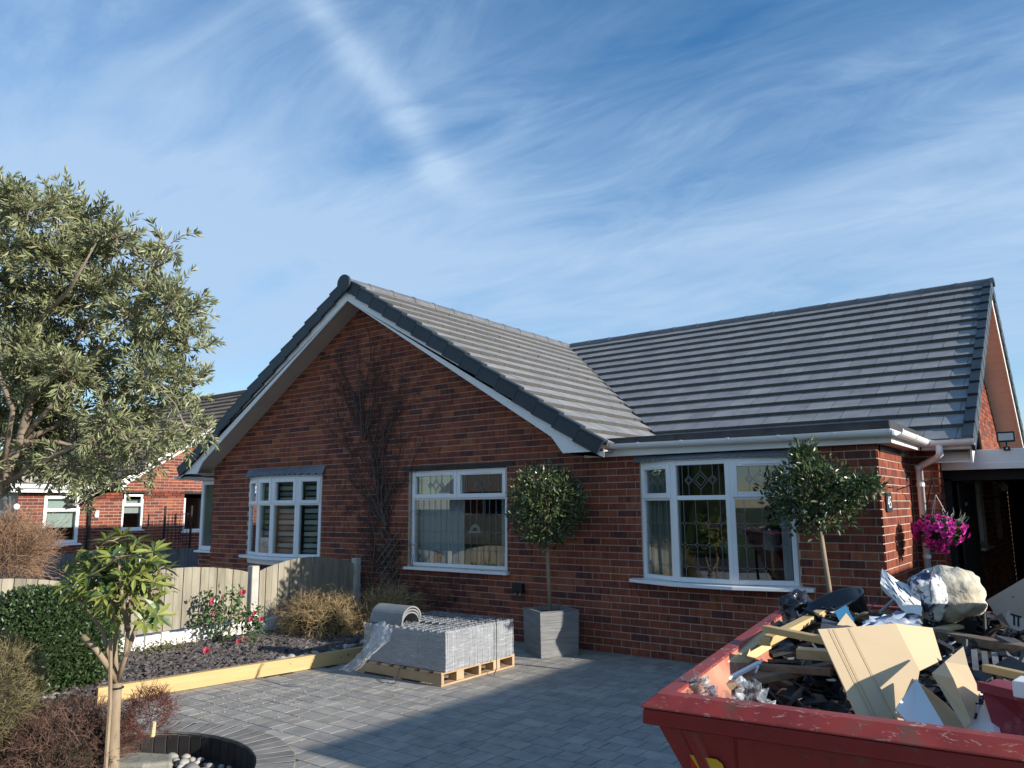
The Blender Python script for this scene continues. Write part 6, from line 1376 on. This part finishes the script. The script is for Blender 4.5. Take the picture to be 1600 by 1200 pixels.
M_CARD = mat('cardboard', [(.55, .42, .26), (.61, .47, .30)], scale=3, rough=.85, bump=.05, bscale=12, spec=.15, dirt=((.46, .31, .16), 3, .62, .2))
M_CARDG = mat('grey_card', [(.36, .32, .29), (.44, .40, .36)], scale=3, rough=.85, bump=.05)
M_CARDW = mat('white_card', [(.74, .74, .73), (.80, .80, .79)], scale=3, rough=.6, bump=.03)
def card(name, panels, mt, label, cat, th=.004, group=None):
    """panels: lists of points; each panel a flat plate, joined along the folds"""
    m = M(); c = Vector(panels[0][0])
    for P in panels:
        P = [Vector(p) for p in P]; n = (P[1]-P[0]).cross(P[2]-P[0]).normalized()
        if n.dot(CAM-P[0]) < 0: n = -n
        # split triangles around the first point keeps slightly non planar panels clean
        k = len(P); vs = P+[p-n*th for p in P]
        m.add(vs, [(0, i, i+1) for i in range(1, k-1)]+[(k, k+i+1, k+i) for i in range(1, k-1)]+[(i, k+i, k+(i+1) % k, (i+1) % k) for i in range(k)])
    return obj(name, m, mt, None, None, label, cat, group, loc=c)
a1, a2, a3, a4 = (-0.6154,-5.2968,1.2271), (-0.5760,-5.2264,1.2249), (-0.4793,-5.0416,1.2220), (-0.4163,-4.8681,1.1938)
b1, b2, b3, b4 = (-0.4532,-5.6004,1.0873), (-0.4086,-5.5626,1.0756), (-0.3931,-5.2401,1.1396), (-0.3788,-4.9986,1.1294)
b25 = (-0.3776,-5.4646,1.0832)
card('cardboard_sheet', [[a1, a2, b2, b1], [a2, a3, b3, b25, b2], [a3, a4, b4, b3]], M_CARD, 'largest flattened tan cardboard box, folded, in the middle of the skip', 'cardboard')
cs = bpy.data.objects['cardboard_sheet']; M_CREASE = mat('card_crease', [(.46, .32, .17)], rough=.9, bump=0)
for p_, q_ in (((-0.5934,-5.2714,1.2258), (-0.4390,-5.5573,1.0935)), ((-0.5854,-5.2591,1.2250), (-0.4293,-5.5560,1.0894)), ((-0.5594,-5.2092,1.2242), (-0.4005,-5.5221,1.0839))): obj('crease', M().bar(p_, q_, .0011, .0008, (.4, -.2, .9)), M_CREASE, cs)
card('cardboard_flap', [[(-0.324,-5.497,1.185), (-0.307,-5.429,1.200), (-0.275,-5.553,1.190), (-0.243,-5.604,1.120), (-0.253,-5.620,1.110)], [(-0.307,-5.429,1.200), (-0.299,-5.193,1.200), (-0.267,-5.390,1.190), (-0.239,-5.463,1.150), (-0.243,-5.604,1.120), (-0.275,-5.553,1.190)]], M_CARD, 'torn upright cardboard flap to the right of the largest sheet', 'cardboard')
card('cardboard_strip', [[(-0.391,-5.362,1.140), (-0.351,-5.470,1.150), (-0.305,-5.501,1.125), (-0.254,-5.576,1.100), (-0.291,-5.584,1.090), (-0.399,-5.525,1.090)]], M_CARD, 'brown cardboard piece behind the white leaning card', 'cardboard')
card('white_sheet', [[(-0.360,-5.469,1.165), (-0.280,-5.637,1.100), (-0.342,-5.638,1.100), (-0.377,-5.622,1.130)]], M_CARDW, 'plain white card leaning in the front of the skip', 'card', .006)
w_ = card('white_packet', [[(-0.242,-5.466,1.150), (-0.221,-5.531,1.145), (-0.201,-5.628,1.100), (-0.259,-5.584,1.100), (-0.248,-5.524,1.140)]], M_CARDW, 'white printed packet with black lettering wedged beside the maroon crate', 'packet', .012)
def on_surface(p0, px, py, off=.004):   # basis from three points
    p0, px, py = Vector(p0), Vector(px), Vector(py); x = (px-p0).normalized(); n = x.cross(py-p0).normalized(); 
    if n.dot(CAM-p0) < 0: n = -n
    y = n.cross(x); R = Matrix((x, y, n)).transposed().to_4x4(); R.translation = p0+n*off; return R
R = on_surface((-0.228,-5.525,1.143), (-0.228,-5.581,1.127), (-0.246,-5.548,1.130), .006); text(w_, 'easy', R, .022, M_INK); 
R = on_surface((-0.243,-5.560,1.118), (-0.245,-5.596,1.106), (-0.254,-5.585,1.118), .006); text(w_, 'www.', R, .009, M_INK)
M_MAR = mat('maroon_plastic', [(.22, .025, .04), (.32, .05, .07)], scale=6, rough=.5, bump=.3, bscale=30, dirt=((.36, .20, .18), 8, .62, .15))
mc = thing('maroon_crate', 'worn maroon plastic crate standing at the right end of the pile', 'crate', (-0.200,-5.301,1.100))
f = [Vector(p) for p in ((-0.227,-5.570,1.185), (-0.107,-5.654,1.185), (-0.098,-5.609,1.090), (-0.205,-5.592,1.090))]; bk = Vector((.02, .10, 0)); m = M(); vs = f+[p+bk for p in f]; m.add(vs, [(0, 1, 2, 3), (7, 6, 5, 4), (0, 4, 5, 1), (0, 3, 7, 4), (1, 5, 6, 2), (3, 2, 6, 7)]); obj('body', m, M_MAR, mc, bevel=.004)
m = M(); m.bar(f[0]+Vector((0, -.004, 0)), f[1]+Vector((0, -.004, 0)), .012, .018); obj('lip', m, M_MAR, mc)
obj('white_box', M().bar((-0.155,-5.665,1.210), (-0.084,-5.676,1.210), .06, .03), M_CARDW, None, None, 'small white box lying on the maroon crate at the right edge', 'box', bevel=.003, loc=(-0.160,-5.612,1.200))
# grey carton with lettering
p0, p1, p2, p3 = (-0.326,-4.392,1.230), (-0.098,-4.570,1.392), (-0.107,-4.523,1.123), (-0.286,-4.411,1.154)
bk = Vector((.03, .12, -.01)); m = M(); vs = [Vector(p) for p in (p0, p1, p2, p3)]; vs += [v_+bk for v_ in vs]; m.add(vs, [(3, 2, 1, 0), (4, 5, 6, 7), (0, 1, 5, 4), (1, 2, 6, 5), (2, 3, 7, 6), (3, 0, 4, 7)]); gc_ = obj('grey_carton', m, M_CARDG, None, None, 'grey-brown printed carton with a round logo at the right edge', 'carton', loc=p0)
M_TAUPE = mat('taupe_print', [(.16, .13, .11)], rough=.8, bump=0); M_PGREY = mat('pale_grey_print', [(.50, .48, .46)], rough=.8, bump=0)
def disc(parent, name, R, r, mt, z=0., n=40, poly=None):
    P = poly or [(math.cos(2*math.pi*i/n)*r, math.sin(2*math.pi*i/n)*r) for i in range(n)]; m = M(); k = len(P); T_ = lambda u, v, h: R @ Vector((u, v, h)); m.prism(P, T_, z, z+.0012); return obj(name, m, mt, parent)
ux = Vector(p1)-Vector(p0); R = on_surface(p0, p1, p3, .001)
cR = on_surface((-0.240,-4.438,1.181), Vector((-0.240,-4.438,1.181))+(Vector(p2)-Vector(p3)), Vector((-0.240,-4.438,1.181))+Vector(p0)-Vector(p3), .004)
disc(gc_, 'dark_band', cR, .09, M_TAUPE, 0, poly=[(-.072, -.01), (-.03, -.028), (.16, -.05), (.20, .10), (.0, .045)]); disc(gc_, 'logo_disc', cR, .034, M_PGREY, .0014)
for dx in (-.006, .008): disc(gc_, 'logo_bar', cR, 0, M_INK, .0028, poly=[(dx-.003, -.020), (dx+.003, -.020), (dx+.003, .014), (dx-.003, .014)])
disc(gc_, 'logo_bar', cR, 0, M_INK, .0028, poly=[(-.018, .010), (.018, .010), (.018, .016), (-.018, .016)])
tR = on_surface((-0.218,-4.456,1.257), (-0.102,-4.511,1.336), (-0.218,-4.468,1.319), .004); text(gc_, 'MIC', tR, .034, M_INK)
# sack
M_SACK = mat('sack_cloth', [(.50, .45, .34), (.68, .63, .52)], scale=6, rough=.85, bump=1., bscale=10, bdist=.02, dirt=((.24, .18, .13), 9, .54, .2))
M_FOIL = mat('printed_foil', [(.60, .62, .62), (.75, .76, .75)], scale=5, rough=.25, bump=.8, bscale=14, bdist=.02, dirt=((.06, .06, .12), 13, .50, .05), spec=.7)
def blob(name, c, r, mt, label=None, cat=None, parent=None, seed=0, amp=.14, sub=4, f=5., fine=.05):
    v0, f0 = icos(sub); out = []
    from mathutils import noise as mn
    for x, y, z in v0:
        p = Vector((x, y, z)); k = 1+amp*mn.noise(p*f*.35+Vector((seed, 0, 0)))*2+fine*abs(mn.noise(p*f*1.6+Vector((0, seed, 0))))*3; out.append((c[0]+x*r[0]*k, c[1]+y*r[1]*k, c[2]+z*r[2]*k))
    return obj(name, M().add(out, f0), mt, parent, None, label, cat, smooth=True, loc=c)
M_BAG_ = mat('dark_fold_print', [(.03, .03, .05), (.10, .10, .14)], scale=20, rough=.35, bump=.4)
sk_ = thing('stuffed_sack', 'bulging dirty cream and white plastic sack on top of the pile', 'sack', (-0.473,-4.272,1.149))
blob('cloth', (-0.449,-4.269,1.232), (.105, .10, .088), M_SACK, parent=sk_, seed=2.5, amp=.11, fine=.045, f=6.5)
blob('foil_end', (-0.505,-4.363,1.233), (.058, .075, .080), M_FOIL, parent=sk_, seed=7.1, amp=.12, fine=.045)
blob('dark_fold', (-0.482,-4.345,1.233), (.016, .088, .086), M_BAG_, parent=sk_, seed=1.1, amp=.10, fine=.03)
blob('tied_end', (-0.405,-4.189,1.187), (.040, .05, .045), M_SACK, parent=sk_, seed=4.2, amp=.22, fine=.09)
cloth(None, 'printed_sheet', [[(-0.637,-4.390,1.319), (-0.594,-4.416,1.291), (-0.557,-4.383,1.264), (-0.522,-4.415,1.241)], [(-0.638,-4.445,1.272), (-0.599,-4.474,1.250), (-0.550,-4.497,1.226), (-0.509,-4.462,1.210)], [(-0.627,-4.429,1.236), (-0.584,-4.496,1.224), (-0.559,-4.521,1.190), (-0.503,-4.515,1.181)]], M_CARDW, .006, 8, 'white printed sheet sticking up from the pile beside the stuffed sack', 'paper', (-0.586,-4.462,1.237), seed=1, sm=False)
o = bpy.data.objects['printed_sheet']
for i, (x, y, l) in enumerate(((1392,908,14),(1404,915,16),(1417,925,15),(1398,924,12),(1410,936,13),(1424,940,12),(1430,950,10),(1386,915,9),(1412,949,9),(1398,932,8),(1421,930,8),(1406,922,9))):
    d_ = 2.60; p = CAM+(fw+r2*(x-l*.35-800)/1200-u2*(y-l*.4-600)/1200)*d_; q = CAM+(fw+r2*(x+l*.35-800)/1200-u2*(y+l*.4-600)/1200)*(d_-.01); obj('print_line', M().bar(p, q, .0035, .0015, tuple((CAM-p).normalized())), M_INK, o)
cloth(None, 'blue_rag', [[(-0.640,-4.743,1.171), (-0.601,-4.654,1.190), (-0.541,-4.612,1.203), (-0.509,-4.585,1.193)], [(-0.637,-4.802,1.159), (-0.584,-4.740,1.175), (-0.533,-4.665,1.180), (-0.485,-4.627,1.176)], [(-0.625,-4.817,1.152), (-0.577,-4.781,1.156), (-0.526,-4.718,1.158), (-0.477,-4.682,1.164)]], mat('blue_grey_film', [(.22, .27, .36), (.40, .46, .56)], scale=14, rough=.4, bump=.5, bscale=20), .02, 10, 'crumpled blue-grey plastic behind the largest cardboard', 'plastic sheet', (-0.566,-4.689,1.180), seed=5)
# bucket
bR = (Matrix.Rotation(rad(24), 3, Vector(r2).cross(Vector((0, 0, 1)))) @ Matrix.Identity(3)); bc_ = Vector((-0.776,-4.389,1.110))
m = M(); m.lathe([(.001, 0), (.082, 0), (.085, .01), (.107, .145), (.113, .147), (.113, .155), (.105, .155), (.080, .012), (.001, .012)], bc_-bR @ Vector((0, 0, .055)), 28, bR); bk_ = obj('bucket', m, mat('bucket_plastic', [(.022, .024, .027), (.04, .042, .045)], scale=7, rough=.28, bump=.08, spec=.6), None, None, 'black plastic builders bucket tilted in the pile by the left corner', 'bucket', smooth=True, loc=bc_)
M_BAG = mat('black_sack', [(.014, .015, .018), (.026, .028, .034)], scale=7, rough=.25, bump=.7, bscale=14, bdist=.02, spec=.6)
blob('black_bag', (-0.966,-4.350,1.149), (.055, .07, .055), M_BAG, 'crumpled black plastic sack in the far left corner of the skip', 'bag', seed=3.3, amp=.22, fine=.16)
blob('black_bag', (-0.895,-4.670,1.113), (.05, .05, .03), M_BAG, 'small knot of black plastic under the yellow battens', 'bag', seed=6.3, amp=.22, fine=.16)
card('blue_card', [[(-0.732,-4.691,1.198), (-0.713,-4.616,1.212), (-0.668,-4.700,1.170), (-0.686,-4.775,1.157)]], mat('blue_print', [(.04, .16, .28)], rough=.5, bump=0), 'small blue printed card in front of the black bucket', 'card', .003)
card('cream_card', [[(-0.666,-4.808,1.210), (-0.631,-4.825,1.172), (-0.681,-4.864,1.180)]], M_CARD, 'small pale triangular card point in front of the blue card', 'card', .003)
card('board_scrap', [[(-0.752,-4.766,1.183), (-0.631,-4.864,1.177), (-0.678,-4.936,1.173), (-0.715,-4.925,1.170)]], mixm[2], 'small grey panel piece behind the largest cardboard', 'panel', .006)
F2 = film('clear_bag_film', .50, (3, 3, 3), 14, rough=.12)
cloth(None, 'clear_bag', [[(-0.841,-5.696,1.120), (-0.798,-5.705,1.150), (-0.750,-5.731,1.170), (-0.744,-5.699,1.150), (-0.698,-5.791,1.130)], [(-0.874,-5.636,1.090), (-0.799,-5.719,1.120), (-0.771,-5.716,1.130), (-0.747,-5.719,1.120), (-0.718,-5.738,1.110)], [(-0.923,-5.518,1.050), (-0.888,-5.517,1.050), (-0.862,-5.515,1.050), (-0.838,-5.513,1.050), (-0.806,-5.521,1.050)]], F2, .034, 16, 'crumpled clear plastic bag in the near left corner of the skip', 'bag', (-0.807,-5.656,1.100), seed=8)
cloth(None, 'clear_bag', [[(-0.660,-5.776,1.140), (-0.654,-5.742,1.170), (-0.634,-5.720,1.170), (-0.622,-5.718,1.150), (-0.602,-5.725,1.120)], [(-0.726,-5.621,1.090), (-0.667,-5.715,1.130), (-0.650,-5.689,1.130), (-0.632,-5.694,1.120), (-0.620,-5.666,1.100)], [(-0.769,-5.496,1.050), (-0.750,-5.497,1.050), (-0.725,-5.494,1.050), (-0.706,-5.495,1.050), (-0.679,-5.490,1.050)]], F2, .030, 16, 'upright clear plastic bag against the front side of the skip', 'bag', (-0.686,-5.608,1.100), seed=11)
cloth(None, 'clear_sheet', [[(-0.771,-5.616,1.100), (-0.735,-5.636,1.120), (-0.699,-5.671,1.120)], [(-0.790,-5.565,1.070), (-0.759,-5.580,1.080), (-0.732,-5.590,1.080)], [(-0.822,-5.483,1.040), (-0.800,-5.483,1.040), (-0.776,-5.481,1.040)]], F2, .015, 8, 'flat milky plastic sheet between the two clear bags', 'plastic sheet', (-0.734,-5.642,1.100), seed=14)
# broken tiles and slates, larger ones
LAB = ['broken dark roof tile left of the two crossed battens', 'broken dark tile between the thin batten and the big cardboard', 'broken dark tile above the splintered roof batten', 'dark tile shard down in the hollow by the big cardboard', 'dark tile shard under the crossing yellow battens', 'dark tile shard right of the big cardboard top corner', 'dark tile shard behind the torn cardboard flap tip', 'large dark tile lying under the long dark timbers at right', 'dark tile shard above the maroon crate at the right edge', 'dark tile shard just below the lower long dark timber', 'dark tile piece by the thin white trim strip', 'dark tile shard behind the upright clear plastic bag', 'small dark tile chip between big cardboard and torn flap', 'dark tile chip at the bottom of the hollow near the front rim', 'dark tile shard by the grey-brown printed carton']
for i, (x, y, z_, r, h) in enumerate(((1215,1010,1.10,.10,0),(1262,1010,1.11,.07,1),(1225,1035,1.08,.08,2),(1285,1075,1.02,.07,0),(1250,985,1.13,.06,1),(1475,1012,1.14,.07,2),(1500,1035,1.13,.06,0),(1570,1030,1.14,.09,1),(1590,1045,1.15,.08,2),(1540,1010,1.13,.07,0),(1165,1050,1.06,.07,1),(1205,1085,1.0,.06,2),(1465,1055,1.10,.05,0),(1270,1100,1.0,.05,1),(1585,1005,1.16,.07,0))):
    p = Vector(pl_z(x, y, z_)) if False else None
    d = (fw+r2*(x-800)/1200-u2*(y-600)/1200); t_ = (z_-CAM.z)/d.z; p = CAM+d*t_
    pg = [[(-.6, -.4), (.5, -.5), (.7, .3), (-.2, .5)], [(-.5, -.3), (.6, -.35), (.1, .55)], [(-.6, -.25), (.6, -.3), (.55, .3), (.1, .35), (-.5, .25)]][h]
    m = M(); m.prism([(a*r, b*r) for a, b in pg], lambda u, v, hh: Vector((u, v, hh)), -.005, .005); me = make_mesh('broken_tile', m, M_SHARD)
    o = put('broken_tile', me, None, Matrix.Translation(p) @ Euler((random.uniform(-.5, .5), random.uniform(-.5, .5), random.uniform(0, 6))).to_matrix().to_4x4()); props(o, LAB[i], 'broken tile', 'broken tiles in the skip')
rt = thing('ribbed_tile', 'pale ribbed piece of roof tile behind the torn cardboard flap', 'broken tile', (-0.284,-5.055,1.150))
for i in range(4): p = Vector((-0.300,-5.004,1.160))+Vector((.022*i, .01*i, -.003*i)); obj('rib', M().bar(p, p+Vector((.012, -.10, -.035)), .014, .012), mixm[2], rt)
